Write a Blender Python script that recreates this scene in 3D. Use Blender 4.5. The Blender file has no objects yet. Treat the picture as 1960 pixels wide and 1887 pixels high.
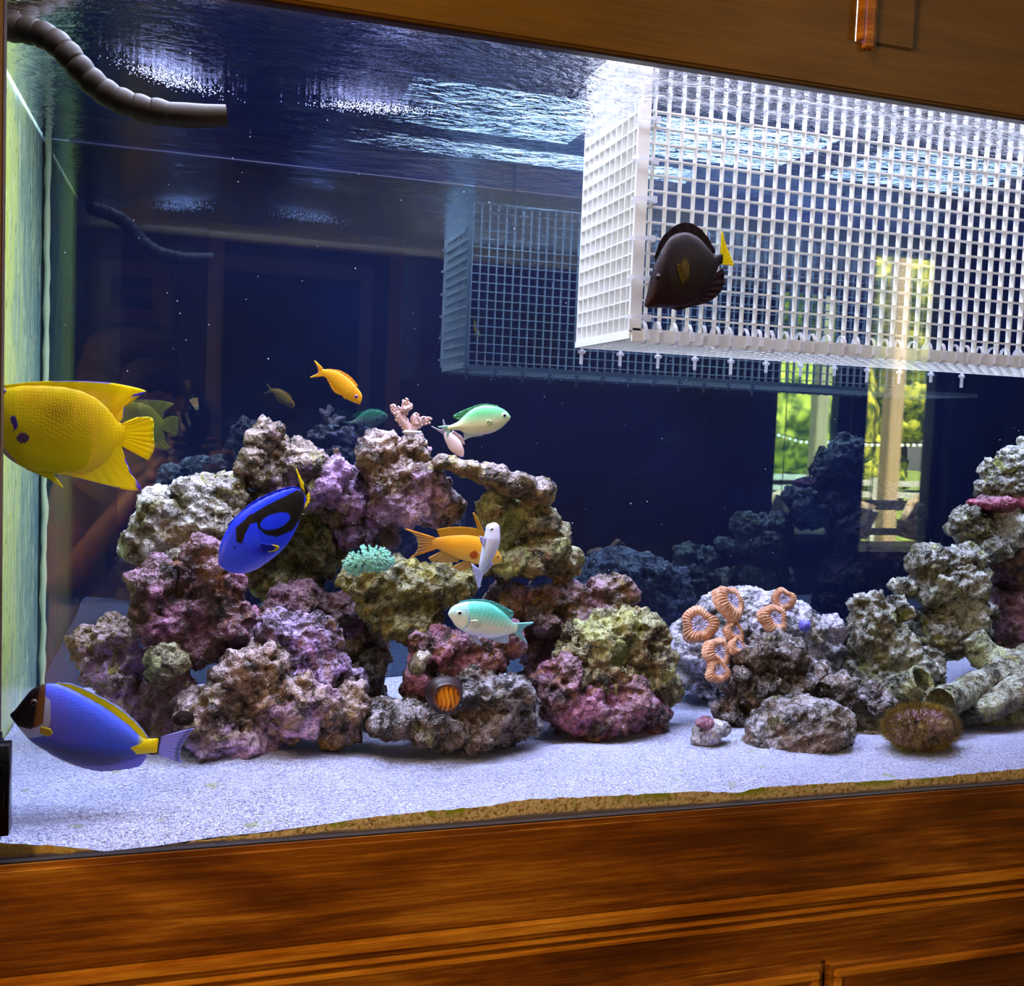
import bpy, bmesh, math, random
from mathutils import Vector, Matrix, noise
random.seed(7)
C = bpy.context.scene.collection
# ------------------------------------------------------------------ camera
F = 1954.0; CX, CY = 980.0, 943.5; D0 = 0.76
def _n(v): return v.normalized()
_X = _n(Vector((7332-CX, -(1075-CY), -F)))
_Y = Vector((382-CX, -(795-CY), -F)); _Y = _n(_Y - _X*_Y.dot(_X))
_Z = _n(_X.cross(_Y))
RC = Matrix((_X, _Y, _Z))            # camera-space vector -> world vector
CAM = Vector((0, -D0, 0))
cd = bpy.data.cameras.new('camera'); cam = bpy.data.objects.new('camera', cd); C.objects.link(cam)
cd.sensor_fit = 'HORIZONTAL'; cd.sensor_width = 36; cd.lens = F/1960*36
cd.clip_start = 0.005; cd.clip_end = 100
cam.matrix_world = Matrix.Translation(CAM) @ RC.to_4x4()
bpy.context.scene.camera = cam
vs = bpy.context.scene.view_settings
vs.view_transform = 'Standard'; vs.look = 'None'; vs.gamma = 1; vs.exposure = 0.0
try: vs.use_curve_mapping = False
except Exception: pass
def ray(px, py): return RC @ Vector((px-CX, -(py-CY), -F))
def P(px, py, y):
    d = ray(px, py); return CAM + d*((y+D0)/d.y)
def R(px, py, D):                     # where a thing seen reflected in the front pane really stands
    p = P(px, py, D); return Vector((p.x, -p.y, p.z))
def mpp(px, py, y): return (P(px+.5, py, y)-P(px-.5, py, y)).length, (P(px, py+.5, y)-P(px, py-.5, y)).length
# ------------------------------------------------------------------ world and lights
W = bpy.data.worlds.new('sky'); bpy.context.scene.world = W; W.use_nodes = True
nt = W.node_tree; bg = nt.nodes['Background']
sky = nt.nodes.new('ShaderNodeTexSky'); sky.sky_type = 'PREETHAM' if False else 'NISHITA'
sky.sun_disc = False; sky.sun_elevation = math.radians(50); sky.sun_rotation = math.radians(0)
nt.links.new(sky.outputs[0], bg.inputs[0]); bg.inputs[1].default_value = 0.9
def area(name, loc, rot, sx, sy, power, col, spread=math.pi):
    l = bpy.data.lights.new(name, 'AREA'); l.shape = 'RECTANGLE'; l.size = sx; l.size_y = sy; l.energy = power; l.color = col
    l.spread = spread
    o = bpy.data.objects.new(name, l); C.objects.link(o); o.location = loc; o.rotation_euler = rot; return o
sun = bpy.data.lights.new('sun', 'SUN'); sun.energy = 95; sun.angle = .01; sun.color = (1, .93, .78)
so = bpy.data.objects.new('sun', sun); C.objects.link(so); so.rotation_euler = (math.radians(-24), 0, math.radians(12))
# reef lamps hang in the hood above the water
TANK_B = 0.50; WATER_Z = 0.300; TOP_Z = 0.288; BOT_Z = -0.31; TX0 = -0.172; TX1 = 1.45
for lx, pw in ((0.06, 10), (0.42, 13.5), (0.80, 15.5), (1.2, 10)):
    area('reef_lamp', (lx, .25, .47), (0, 0, 0), .30, .22, pw, (.64, .69, 1.0))
area('reef_lamp', (.35, .035, .47), (math.radians(14), 0, 0), 1.0, .05, 8.5, (.75, .74, 1.0))
# warm lamps of the room, then an added fill light
area('room_lamp', (-.55, -.62, 1.3), (math.radians(-12), 0, 0), .8, .4, 20, (1.0, .70, .36))
area('room_lamp', (1.6, -1.7, 1.04), (0, 0, 0), 1.0, .6, 8, (1.0, .72, .42))
area('person_fill_light', (-1.15, -1.05, .0), (math.radians(86), 0, math.radians(-97)), .25, .4, 17, (1.0, .62, .25))  # unseen fill added to brighten the photographer; no lamp stands here
# ------------------------------------------------------------------ helpers
def s2l(c):
    return tuple((x/255/12.92 if x <= 10.3 else ((x/255+.055)/1.055)**2.4) for x in c)
def obj(name, me, mat=None, parent=None):
    if isinstance(me, bmesh.types.BMesh):
        m = bpy.data.meshes.new(name); me.to_mesh(m); me.free(); me = m
    o = bpy.data.objects.new(name, me); C.objects.link(o)
    if mat and not me.materials: me.materials.append(mat)
    if parent: o.parent = parent
    return o
def tag(o, label=None, cat=None, group=None, kind=None):
    if label: o['label'] = label
    if cat: o['category'] = cat
    if group: o['group'] = group
    if kind: o['kind'] = kind
    return o
def thing(name, loc, label, cat, group=None):
    o = bpy.data.objects.new(name, None); C.objects.link(o); o.location = loc; o.empty_display_size = .02
    return tag(o, label, cat, group)
def attach(o, root):                  # parent keeping world place (roots are unrotated)
    o.parent = root; o.matrix_parent_inverse = Matrix.Translation(root.location).inverted(); return o
def box(bm, a, b, bev=0):
    r = bmesh.ops.create_cube(bm, size=1)
    for v in r['verts']:
        v.co = Vector([(a[i]+b[i])/2 + v.co[i]*(b[i]-a[i]) for i in range(3)])
    if bev:
        es = list({e for v in r['verts'] for e in v.link_edges})
        bmesh.ops.bevel(bm, geom=es, offset=bev, segments=2, affect='EDGES')
def boxo(name, a, b, mat, parent=None, bev=0):
    bm = bmesh.new(); box(bm, a, b, bev); return obj(name, bm, mat, parent)
def ball(bm, c, r, sub=2, rot=None):
    if not hasattr(r, '__len__'): r = (r, r, r)
    M = Matrix.Translation(c) @ (rot if rot else Matrix.Identity(4)) @ Matrix.Diagonal((*r, 1))
    bmesh.ops.create_icosphere(bm, subdivisions=sub, radius=1, matrix=M)
def tube(bm, pts, rads, n=12, cap=True):
    rings = []
    up0 = Vector((.31, .17, .93))
    for i, p in enumerate(pts):
        p = Vector(p); t = (Vector(pts[min(i+1, len(pts)-1)]) - Vector(pts[max(i-1, 0)])).normalized()
        a = t.cross(up0); 
        if a.length < 1e-3: a = t.cross(Vector((1, 0, 0)))
        a.normalize(); b = t.cross(a)
        r = rads[i] if hasattr(rads, '__len__') else rads
        rings.append([bm.verts.new(p + (a*math.cos(k*2*math.pi/n)+b*math.sin(k*2*math.pi/n))*r) for k in range(n)])
    for A, B in zip(rings, rings[1:]):
        for k in range(n): bm.faces.new((A[k], A[(k+1) % n], B[(k+1) % n], B[k]))
    if cap:
        bm.faces.new(rings[0][::-1]); bm.faces.new(rings[-1])
def smooth(o):
    for p in o.data.polygons: p.use_smooth = True
    return o
def recalc(bm): bmesh.ops.recalc_face_normals(bm, faces=bm.faces[:]); return bm
def catmull(pts, n):
    out = []; m = len(pts)-1
    L = [0]
    for a, b in zip(pts, pts[1:]): L.append(L[-1] + max(1e-6, math.dist(a, b))**.8)
    for i in range(n):
        s = L[-1]*i/(n-1); k = 0
        while k < m-1 and L[k+1] < s: k += 1
        t = (s-L[k])/(L[k+1]-L[k])
        p0, p1, p2, p3 = pts[max(k-1, 0)], pts[k], pts[k+1], pts[min(k+2, m)]
        out.append(tuple(.5*((2*b)+(-a+c)*t+(2*a-5*b+4*c-d)*t*t+(-a+3*b-3*c+d)*t**3) for a, b, c, d in zip(p0, p1, p2, p3)))
    return out
# ------------------------------------------------------------------ materials
def mat(name, col=(200, 200, 200), rough=.5, spec=.5, metal=0, coat=0):
    m = bpy.data.materials.new(name); m.use_nodes = True
    b = m.node_tree.nodes['Principled BSDF']
    b.inputs['Base Color'].default_value = (*s2l(col), 1); b.inputs['Roughness'].default_value = rough
    b.inputs['Specular IOR Level'].default_value = spec; b.inputs['Metallic'].default_value = metal
    b.inputs['Coat Weight'].default_value = coat
    return m
class G:                               # small node-graph helper
    def __init__(s, m): s.t = m.node_tree; s.n = s.t.nodes; s.b = s.n.get('Principled BSDF')
    def new(s, kind, **kw):
        x = s.n.new(kind)
        for k, v in kw.items(): setattr(x, k, v)
        return x
    def link(s, a, b): s.t.links.new(a, b)
    def coord(s, scale=(1, 1, 1), which='Object'):
        tc = s.new('ShaderNodeTexCoord'); mp = s.new('ShaderNodeMapping'); mp.inputs['Scale'].default_value = scale
        s.link(tc.outputs[which], mp.inputs['Vector']); return mp.outputs[0]
    def noise(s, vec, scale, detail=4, rough=.6, dist=0):
        x = s.new('ShaderNodeTexNoise'); x.inputs['Scale'].default_value = scale; x.inputs['Detail'].default_value = detail
        x.inputs['Roughness'].default_value = rough; x.inputs['Distortion'].default_value = dist
        s.link(vec, x.inputs['Vector']); return x.outputs['Fac']
    def vor(s, vec, scale, out='Distance', feat='F1', rnd=1):
        x = s.new('ShaderNodeTexVoronoi'); x.feature = feat; x.inputs['Scale'].default_value = scale; x.inputs['Randomness'].default_value = rnd
        s.link(vec, x.inputs['Vector']); return x.outputs[out]
    def ramp(s, fac, stops):
        x = s.new('ShaderNodeValToRGB'); e = x.color_ramp.elements
        while len(e) < len(stops): e.new(.5)
        for q, (p, c) in zip(e, stops): q.position = p; q.color = (*(s2l(c) if max(c) > 1 else c), 1)
        s.link(fac, x.inputs[0]); return x.outputs[0]
    def grey(s, fac, a, b):
        x = s.new('ShaderNodeMapRange'); x.inputs[1].default_value = a; x.inputs[2].default_value = b
        s.link(fac, x.inputs[0]); return x.outputs[0]
    def mix(s, fac, a, b, mode='MIX'):
        x = s.new('ShaderNodeMix', data_type='RGBA'); x.blend_type = mode
        for v, i in ((fac, 0), (a, 6), (b, 7)):
            if isinstance(v, (int, float)): x.inputs[i].default_value = v
            elif isinstance(v, tuple): x.inputs[i].default_value = (*s2l(v), 1)
            else: s.link(v, x.inputs[i])
        return x.outputs[2]
    def math(s, op, a, b=0.0):
        x = s.new('ShaderNodeMath', operation=op)
        for v, i in ((a, 0), (b, 1)):
            if isinstance(v, (int, float)): x.inputs[i].default_value = v
            else: s.link(v, x.inputs[i])
        return x.outputs[0]
    def bump(s, h, strength, dist, prev=None):
        x = s.new('ShaderNodeBump'); x.inputs['Strength'].default_value = strength; x.inputs['Distance'].default_value = dist
        s.link(h, x.inputs['Height'])
        if prev: s.link(prev, x.inputs['Normal'])
        return x.outputs[0]
def wood(name, stops, rough=.3, bs=.3, blot=(.35, .6)):
    m = mat(name, rough=rough, coat=.15); g = G(m); g.b.inputs['Coat Roughness'].default_value = .25
    v = g.coord((1.2, 1.2, 16)); n1 = g.noise(v, 5, 6, .65, .8)
    v2 = g.coord((3, 3, 100)); n2 = g.noise(v2, 4, 5, .75, .3)
    v3 = g.coord((1, 1, 4)); n3 = g.noise(v3, 3.2, 4, .55, .6)
    f = g.math('ADD', g.math('MULTIPLY', n1, .42), g.math('MULTIPLY', n2, .43))
    f = g.math('ADD', f, g.math('MULTIPLY', g.grey(n3, *blot), .18))
    g.link(g.ramp(f, stops), g.b.inputs['Base Color'])
    g.link(g.bump(n2, bs, .0012, g.bump(n1, bs, .002)), g.b.inputs['Normal'])
    return m
M_wood_low = wood('stained_wood', [(.28, (58, 28, 6)), (.46, (104, 56, 14)), (.58, (146, 86, 22)), (.72, (206, 142, 50))])
M_wood_up = wood('shaded_stained_wood', [(.3, (84, 56, 8)), (.5, (110, 76, 8)), (.72, (132, 92, 10))], .5, .08)  # same stained wood above the tank, its shade put into the colour
M_wood_hi = wood('highlit_molding_wood', [(.3, (90, 40, 6)), (.5, (180, 108, 22)), (.7, (240, 172, 60))], .28, .4)  # lighter copy of the wood: molding highlights are painted into the colour
M_dark = mat('black_gap', (10, 6, 5), .6)
M_frame = mat('tank_rim', (50, 46, 52), .35)
# rock
def rockmat(name, base, second, third, crest=(205, 195, 210), sc=1.0, crest_amt=.5, wet=.45, seed=0.):
    m = mat(name, rough=wet, spec=.6); g = G(m)
    tc = g.new('ShaderNodeTexCoord'); mp = g.new('ShaderNodeMapping'); mp.inputs['Location'].default_value = (seed, seed*.7, -seed)
    g.link(tc.outputs['Object'], mp.inputs['Vector']); v = mp.outputs[0]
    n1 = g.noise(v, 16*sc, 5, .65, .6); n2 = g.noise(v, 55*sc, 5, .7, .4); n3 = g.noise(v, 240, 3, .7)
    dark = tuple(int(c*.26) for c in base)
    c = g.mix(g.grey(n2, .40, .62), dark, base)
    c = g.mix(g.grey(n1, .50, .60), c, g.mix(g.grey(n3, .35, .65), second, tuple(min(255, int(x*1.25)) for x in second)))
    n4 = g.noise(v, 27*sc, 4, .6, 1.2)
    c = g.mix(g.grey(n4, .57, .66), c, third)
    # pale crust and sediment, plus highlights painted onto what faces up
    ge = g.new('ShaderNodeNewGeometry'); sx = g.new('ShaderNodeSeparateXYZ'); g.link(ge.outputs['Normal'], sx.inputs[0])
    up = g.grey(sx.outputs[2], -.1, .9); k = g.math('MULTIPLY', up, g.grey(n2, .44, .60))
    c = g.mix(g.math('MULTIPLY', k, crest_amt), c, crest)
    vo = g.vor(v, 330, rnd=1)
    c = g.mix(g.math('MULTIPLY', g.math('LESS_THAN', vo, .2), .62), c, crest)
    g.link(c, g.b.inputs['Base Color'])
    b1 = g.bump(n2, 1, .010); vo2 = g.vor(v, 150, rnd=1)
    b2 = g.bump(vo2, 1, .006, b1); b3 = g.bump(n3, 1, .004, b2)
    g.link(b3, g.b.inputs['Normal'])
    return m
TAN = (176, 142, 92); BRN = (128, 92, 52); OLV = (136, 126, 42); DRK = (78, 62, 46); LAV = (186, 148, 236); WHT = (232, 228, 236)
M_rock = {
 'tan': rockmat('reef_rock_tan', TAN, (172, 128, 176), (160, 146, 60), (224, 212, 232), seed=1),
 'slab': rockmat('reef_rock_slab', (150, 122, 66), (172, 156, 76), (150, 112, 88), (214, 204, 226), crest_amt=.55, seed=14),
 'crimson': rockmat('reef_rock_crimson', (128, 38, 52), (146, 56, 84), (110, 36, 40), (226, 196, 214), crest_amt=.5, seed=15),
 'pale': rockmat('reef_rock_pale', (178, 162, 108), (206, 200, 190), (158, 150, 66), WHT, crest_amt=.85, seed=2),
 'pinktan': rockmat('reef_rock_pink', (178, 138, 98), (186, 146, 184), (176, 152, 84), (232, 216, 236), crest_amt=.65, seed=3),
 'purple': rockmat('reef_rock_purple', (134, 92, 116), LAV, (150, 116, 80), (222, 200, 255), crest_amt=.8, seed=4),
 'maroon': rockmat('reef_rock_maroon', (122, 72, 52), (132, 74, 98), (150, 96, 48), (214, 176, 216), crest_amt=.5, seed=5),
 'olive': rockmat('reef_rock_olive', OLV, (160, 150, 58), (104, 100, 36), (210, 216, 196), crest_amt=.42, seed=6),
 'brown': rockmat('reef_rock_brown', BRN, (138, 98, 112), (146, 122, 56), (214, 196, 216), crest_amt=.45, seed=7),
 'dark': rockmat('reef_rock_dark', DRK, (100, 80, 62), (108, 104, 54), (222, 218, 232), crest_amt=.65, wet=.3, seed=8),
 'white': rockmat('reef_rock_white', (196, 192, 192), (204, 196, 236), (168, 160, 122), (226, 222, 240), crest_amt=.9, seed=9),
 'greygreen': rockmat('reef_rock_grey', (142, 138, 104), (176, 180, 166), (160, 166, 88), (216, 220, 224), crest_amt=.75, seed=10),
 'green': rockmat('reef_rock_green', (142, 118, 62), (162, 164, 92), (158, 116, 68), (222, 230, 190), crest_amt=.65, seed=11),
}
# glass: Schlick weight on an unbent pass-through
def glassmat(name, tint, base, amp=.9, rough=0.0):
    m = bpy.data.materials.new(name); m.use_nodes = True; g = G(m); g.n.remove(g.b)
    out = g.n['Material Output']
    tr = g.new('ShaderNodeBsdfTransparent'); tr.inputs[0].default_value = (*tint, 1)
    gl = g.new('ShaderNodeBsdfGlossy'); gl.inputs['Roughness'].default_value = rough
    lw = g.new('ShaderNodeLayerWeight'); lw.inputs['Blend'].default_value = .5
    f = g.math('ADD', g.math('MULTIPLY', g.math('POWER', lw.outputs['Facing'], 5.0), amp), base)
    mx = g.new('ShaderNodeMixShader'); g.link(f, mx.inputs[0]); g.link(tr.outputs[0], mx.inputs[1]); g.link(gl.outputs[0], mx.inputs[2])
    g.link(mx.outputs[0], out.inputs['Surface']); return m
M_glass = glassmat('tank_glass', (.99, 1, .995), .05)
M_window = glassmat('window_glass', (.97, 1, .97), .04)
M_window_green = glassmat('green_window_glass', (.42, .95, .30), .04)
# ------------------------------------------------------------------ aquarium
tank = thing('aquarium', (0, 0, BOT_Z-.05), 'large glass aquarium built into the wooden cabinet', 'aquarium')
tz0 = BOT_Z-.055; tz1 = .355
def tpart(name, a, b, m, bev=0): return attach(boxo(name, a, b, m, None, bev), tank)
tpart('front_pane', (TX0, -.004, tz0), (TX1, .004, tz1), M_glass)
# back panel: dark blue glass, mirrors the inside of the tank
mb = mat('dark_blue_back_glass', (9, 16, 42), .8, .05); g = G(mb)
gl = g.new('ShaderNodeBsdfGlossy'); gl.inputs['Roughness'].default_value = .015; gl.inputs['Color'].default_value = (.55, .82, .95, 1)
mx = g.new('ShaderNodeMixShader'); mx.inputs[0].default_value = .13
v = g.coord((1, 1, 1)); nn = g.noise(v, 4, 4, .6); g.link(g.ramp(nn, [(.35, (2, 7, 27)), (.7, (5, 15, 46))]), g.b.inputs['Base Color'])
g.link(g.b.outputs[0], mx.inputs[1]); g.link(gl.outputs[0], mx.inputs[2]); g.link(mx.outputs[0], g.n['Material Output'].inputs['Surface'])
tpart('back_panel', (TX0, TANK_B, tz0), (TX1, TANK_B+.01, .6), mb)
# algae-covered end glass
ma = mat('algae_streaked_glass', rough=.22, spec=.6); g = G(ma)
v = g.coord((1, 9, 1.4)); n1 = g.noise(v, 9, 5, .6, .6); v2 = g.coord((1, 34, 3)); n2 = g.noise(v2, 9, 4, .7)
sx = g.new('ShaderNodeSeparateXYZ'); tc = g.new('ShaderNodeTexCoord'); g.link(tc.outputs['Object'], sx.inputs[0])
gy = g.grey(sx.outputs[1], .12, .52)
bb = g.ramp(g.math('ADD', gy, g.math('MULTIPLY', g.math('SUBTRACT', n1, .5), .9)), [(.1, (176, 190, 40)), (.42, (190, 206, 110)), (.62, (150, 176, 130)), (.95, (84, 124, 124))])
cc = g.mix(g.grey(n2, .58, .64), bb, (220, 226, 180))
cc = g.mix(g.grey(g.noise(g.coord((1, 20, 5)), 12, 3), .62, .70), cc, (26, 52, 30))
g.link(cc, g.b.inputs['Base Color']); g.link(g.bump(n2, .5, .002), g.b.inputs['Normal'])
gn = g.grey(sx.outputs[1], .16, .23); g.link(g.mix(gn, (16, 34, 40), cc), g.b.inputs['Base Color'])
tpart('left_end_pane', (TX0-.01, 0, tz0), (TX0, TANK_B, tz1), ma)
tpart('right_end_pane', (TX1, 0, tz0), (TX1+.01, TANK_B, tz1), mat('dark_end_glass', (10, 16, 34), .5, .1))
tpart('bottom_pane', (TX0, 0, tz0-.01), (TX1, TANK_B, tz0), M_frame)
bm = bmesh.new()                       # silicone bead down the far corner, uneven
pts = [(TX0+.006+.0025*noise.noise(Vector((0, 0, z*30))), TANK_B-.004, z) for z in [tz0+.01+(tz1-tz0-.02)*i/60 for i in range(61)]]
tube(bm, pts, [.0034+.0016*noise.noise(Vector((3, 0, p[2]*40))) for p in pts], 8)
attach(smooth(obj('silicone_bead', recalc(bm), mat('silicone', (146, 166, 128), .4))), tank)
# bottom rim strip
bm = bmesh.new(); box(bm, (TX0-.2, -.010, BOT_Z-.03), (TX1, -.0045, BOT_Z-.001)); attach(obj('bottom_rim', bm, M_frame), tank)
# ------------------------------------------------------------------ water surface, seen from below
bm = bmesh.new(); nx, ny = 2, 2
vv = [bm.verts.new((x, y, WATER_Z)) for x, y in ((TX0+.002, .005), (TX1-.002, .005), (TX1-.002, TANK_B-.002), (TX0+.002, TANK_B-.002))]
bm.faces.new(vv)
mw = bpy.data.materials.new('water_surface'); mw.use_nodes = True; g = G(mw); g.n.remove(g.b)
tr = g.new('ShaderNodeBsdfTransparent'); tr.inputs[0].default_value = (.96, .98, 1, 1); gl = g.new('ShaderNodeBsdfGlossy'); gl.inputs['Roughness'].default_value = .0
gl.inputs['Color'].default_value = (.86, .9, 1, 1)
v = g.coord((1, 1.5, 1)); w1 = g.noise(v, 26, 4, .55, 1.5); w2 = g.noise(g.coord((1, 2, 1)), 85, 4, .6, 1.0)
sx = g.new('ShaderNodeSeparateXYZ'); tc = g.new('ShaderNodeTexCoord'); g.link(tc.outputs['Object'], sx.inputs[0])
amp = g.grey(sx.outputs[0], .10, .46)
hh = g.math('MULTIPLY', g.math('ADD', w1, g.math('MULTIPLY', w2, .3)), g.math('ADD', amp, .10))
bn = g.bump(hh, 1.0, .014)
fr = g.new('ShaderNodeFresnel'); fr.inputs[0].default_value = 1.33; g.link(bn, fr.inputs['Normal']); g.link(bn, gl.inputs['Normal'])
mx = g.new('ShaderNodeMixShader'); g.link(fr.outputs[0], mx.inputs[0]); g.link(tr.outputs[0], mx.inputs[1]); g.link(gl.outputs[0], mx.inputs[2])
g.link(mx.outputs[0], g.n['Material Output'].inputs['Surface'])
ws = tag(obj('water_surface', bm, mw), 'rippled water surface seen from below at the top of the tank', 'water', kind='stuff')
# ------------------------------------------------------------------ sand
FRONT = [(-200, 1612), (0, 1615), (120, 1622), (200, 1632), (300, 1622), (400, 1607), (520, 1594), (600, 1583), (700, 1567), (800, 1556), (930, 1545), (1000, 1532), (1180, 1524), (1330, 1516), (1410, 1519), (1460, 1508), (1600, 1500), (1780, 1490), (1960, 1472), (2300, 1455)]
FZ = [(P(a, b, .004).x, P(a, b, .004).z) for a, b in FRONT]
def front_z(x):
    if x <= FZ[0][0]: return FZ[0][1]
    for (a, za), (b, zb) in zip(FZ, FZ[1:]):
        if x <= b: t = (x-a)/(b-a); return za+(zb-za)*t
    return FZ[-1][1]
def sand_z(x, y):
    base = -.300 - .018*min(1, max(0, (y-.05)/.35))
    t = math.exp(-max(0, y-.004)/.03)
    z = base*(1-t) + front_z(x)*t
    z += (noise.fractal(Vector((x*7, y*9, 0)), 1, 2, 3))*.006*(1-t)
    z += .012*math.exp(-((x-.02)/.14)**2-((y-.20)/.12)**2)
    return z
def on_sand(px, py):                   # point where the camera ray meets the sand
    d = ray(px, py); lo, hi = D0+.01, D0+TANK_B
    for _ in range(40):
        m = (lo+hi)/2; p = CAM+d*(m/d.y)
        if p.z > sand_z(p.x, p.y): lo = m
        else: hi = m
    return CAM+d*(lo/d.y)
ms = mat('aragonite_sand', rough=.75, spec=.3); g = G(ms)
v = g.coord(); n1 = g.noise(v, 9, 4, .6); n2 = g.noise(v, 420, 4, .7); vo = g.vor(v, 520)
c = g.ramp(n2, [(.3, (146, 150, 204)), (.5, (204, 208, 246)), (.7, (240, 242, 255))])
c = g.mix(g.math('MULTIPLY', g.grey(n1, .56, .72), .5), c, (206, 212, 190))
n5 = g.noise(v, 45, 3, .5); c = g.mix(g.math('MULTIPLY', g.grey(n5, .68, .74), .7), c, (176, 186, 120))
g.link(c, g.b.inputs['Base Color'])
n6 = g.noise(g.coord((1, 1.6, 1)), 190, 4, .7, .5)
g.link(g.bump(vo, .8, .003, g.bump(n6, 1.0, .014)), g.b.inputs['Normal'])
mf = mat('sand_against_glass', rough=.8); g = G(mf)
v = g.coord(); n1 = g.noise(v, 22, 5, .65, .4); n2 = g.noise(v, 380, 3, .7)
sx = g.new('ShaderNodeSeparateXYZ'); tc = g.new('ShaderNodeTexCoord'); g.link(tc.outputs['Object'], sx.inputs[0])
c = g.ramp(n2, [(.36, (130, 100, 60)), (.48, (226, 196, 140)), (.66, (250, 232, 200))])
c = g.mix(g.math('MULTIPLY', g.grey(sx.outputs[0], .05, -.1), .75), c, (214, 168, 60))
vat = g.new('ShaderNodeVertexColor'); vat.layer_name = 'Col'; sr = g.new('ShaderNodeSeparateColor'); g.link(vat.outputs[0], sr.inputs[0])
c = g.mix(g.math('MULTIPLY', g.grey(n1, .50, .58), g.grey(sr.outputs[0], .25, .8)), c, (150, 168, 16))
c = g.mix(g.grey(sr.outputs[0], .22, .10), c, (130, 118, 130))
g.link(c, g.b.inputs['Base Color']); g.link(g.bump(n2, .6, .0015), g.b.inputs['Normal'])
sand = thing('sand_bed', (.5, .25, BOT_Z), 'white sand bed covering the tank floor under the rocks', 'sand'); sand['kind'] = 'stuff'
bm = bmesh.new(); NX, NY = 420, 150; rows = []
for j in range(NY+1):
    y = .0045 + (TANK_B-.006)*(j/NY)**1.35; r = []
    for i in range(NX+1):
        x = TX0+.001 + (TX1-TX0-.002)*i/NX; r.append(bm.verts.new((x, y, sand_z(x, y))))
    rows.append(r)
for j in range(NY):
    for i in range(NX): bm.faces.new((rows[j][i], rows[j][i+1], rows[j+1][i+1], rows[j+1][i]))
attach(smooth(obj('sand_top', bm, ms)), sand)
bm = bmesh.new(); col = bm.verts.layers.float_color.new('Col'); r0 = None; NH = 8
for i in range(NX*2+1):
    x = TX0+.001 + (TX1-TX0-.002)*i/(NX*2); zt = front_z(x) + .0012*noise.noise(Vector((x*120, 0, 0))) + .0006; r = []
    for k in range(NH+1):
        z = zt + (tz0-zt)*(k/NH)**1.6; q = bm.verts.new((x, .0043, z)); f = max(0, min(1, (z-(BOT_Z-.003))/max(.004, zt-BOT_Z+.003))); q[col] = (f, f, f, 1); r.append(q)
    if r0:
        for k in range(NH): bm.faces.new((r0[k], r0[k+1], r[k+1], r[k]))
    r0 = r
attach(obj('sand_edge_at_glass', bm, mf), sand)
# ------------------------------------------------------------------ rocks
def tex(name, kind, size, **kw):
    t = bpy.data.textures.new(name, kind); t.noise_scale = size
    for k, v_ in kw.items(): setattr(t, k, v_)
    return t
T_big = tex('lump', 'CLOUDS', .045, noise_depth=3); T_mid = tex('knob', 'VORONOI', .020, distance_metric='DISTANCE'); T_mid2 = tex('pit', 'VORONOI', .0085, distance_metric='DISTANCE'); T_fine = tex('grit', 'CLOUDS', .006, noise_depth=2)
T_ridge = tex('ridge', 'MUSGRAVE', .03); 
try: T_ridge.musgrave_type = 'RIDGED_MULTIFRACTAL'
except Exception: pass
def displace(o, t, s, mid=.5):
    d = o.modifiers.new('d', 'DISPLACE'); d.texture = t; d.strength = s; d.mid_level = mid; d.texture_coords = 'LOCAL'
def rock(label, kind, y, lobes, name='live_rock', rough=1.0, voxel=.0026, cat='rock', depth=1.0, spikes=(), sc=1.0):
    cx = sum(l[0] for l in lobes)/len(lobes); cy = max(l[1]+l[3] for l in lobes)
    base = P(cx, cy, y); bm = bmesh.new()
    for l in lobes:
        px, py, rx, ry = l[:4]; dy = l[4] if len(l) > 4 else 0
        mx_, mz_ = mpp(px, py, y+dy); a, b = rx*mx_*sc, ry*mz_*sc
        ball(bm, P(px, py, y+dy)-base, (a, (a+b)/2*depth, b), 3)
        rr = random.Random(int(px*7+py*13))
        for _ in range(5):              # knobs budding off the lobe
            u = Vector((rr.uniform(-1, 1), rr.uniform(-1, .3), rr.uniform(-.8, 1))).normalized()
            ball(bm, P(px, py, y+dy)-base + Vector((u.x*a*.82, u.y*(a+b)/2*depth*.82, u.z*b*.82)), min(a, b)*rr.uniform(.22, .38), 2)
    for (x0, y0, x1, y1, r0_, r1_) in spikes:
        q = mpp(x0, y0, y)[0]; tube(bm, [P(x0, y0, y)-base, P((x0+x1)/2, (y0+y1)/2, y)-base, P(x1, y1, y)-base], [r0_*q, (r0_+r1_)/2*q, r1_*q], 10)
    recalc(bm)
    o = obj(name, bm, M_rock[kind]); o.location = base
    r = o.modifiers.new('r', 'REMESH'); r.mode = 'VOXEL'; r.voxel_size = voxel
    displace(o, T_big, .026*rough, .5); displace(o, T_mid, .017*rough, .45); displace(o, T_mid2, .009*rough, .45); displace(o, T_fine, .006*rough, .5)
    for p in o.data.polygons: p.use_smooth = True
    r.use_smooth_shade = True
    return tag(o, label, cat)
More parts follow.
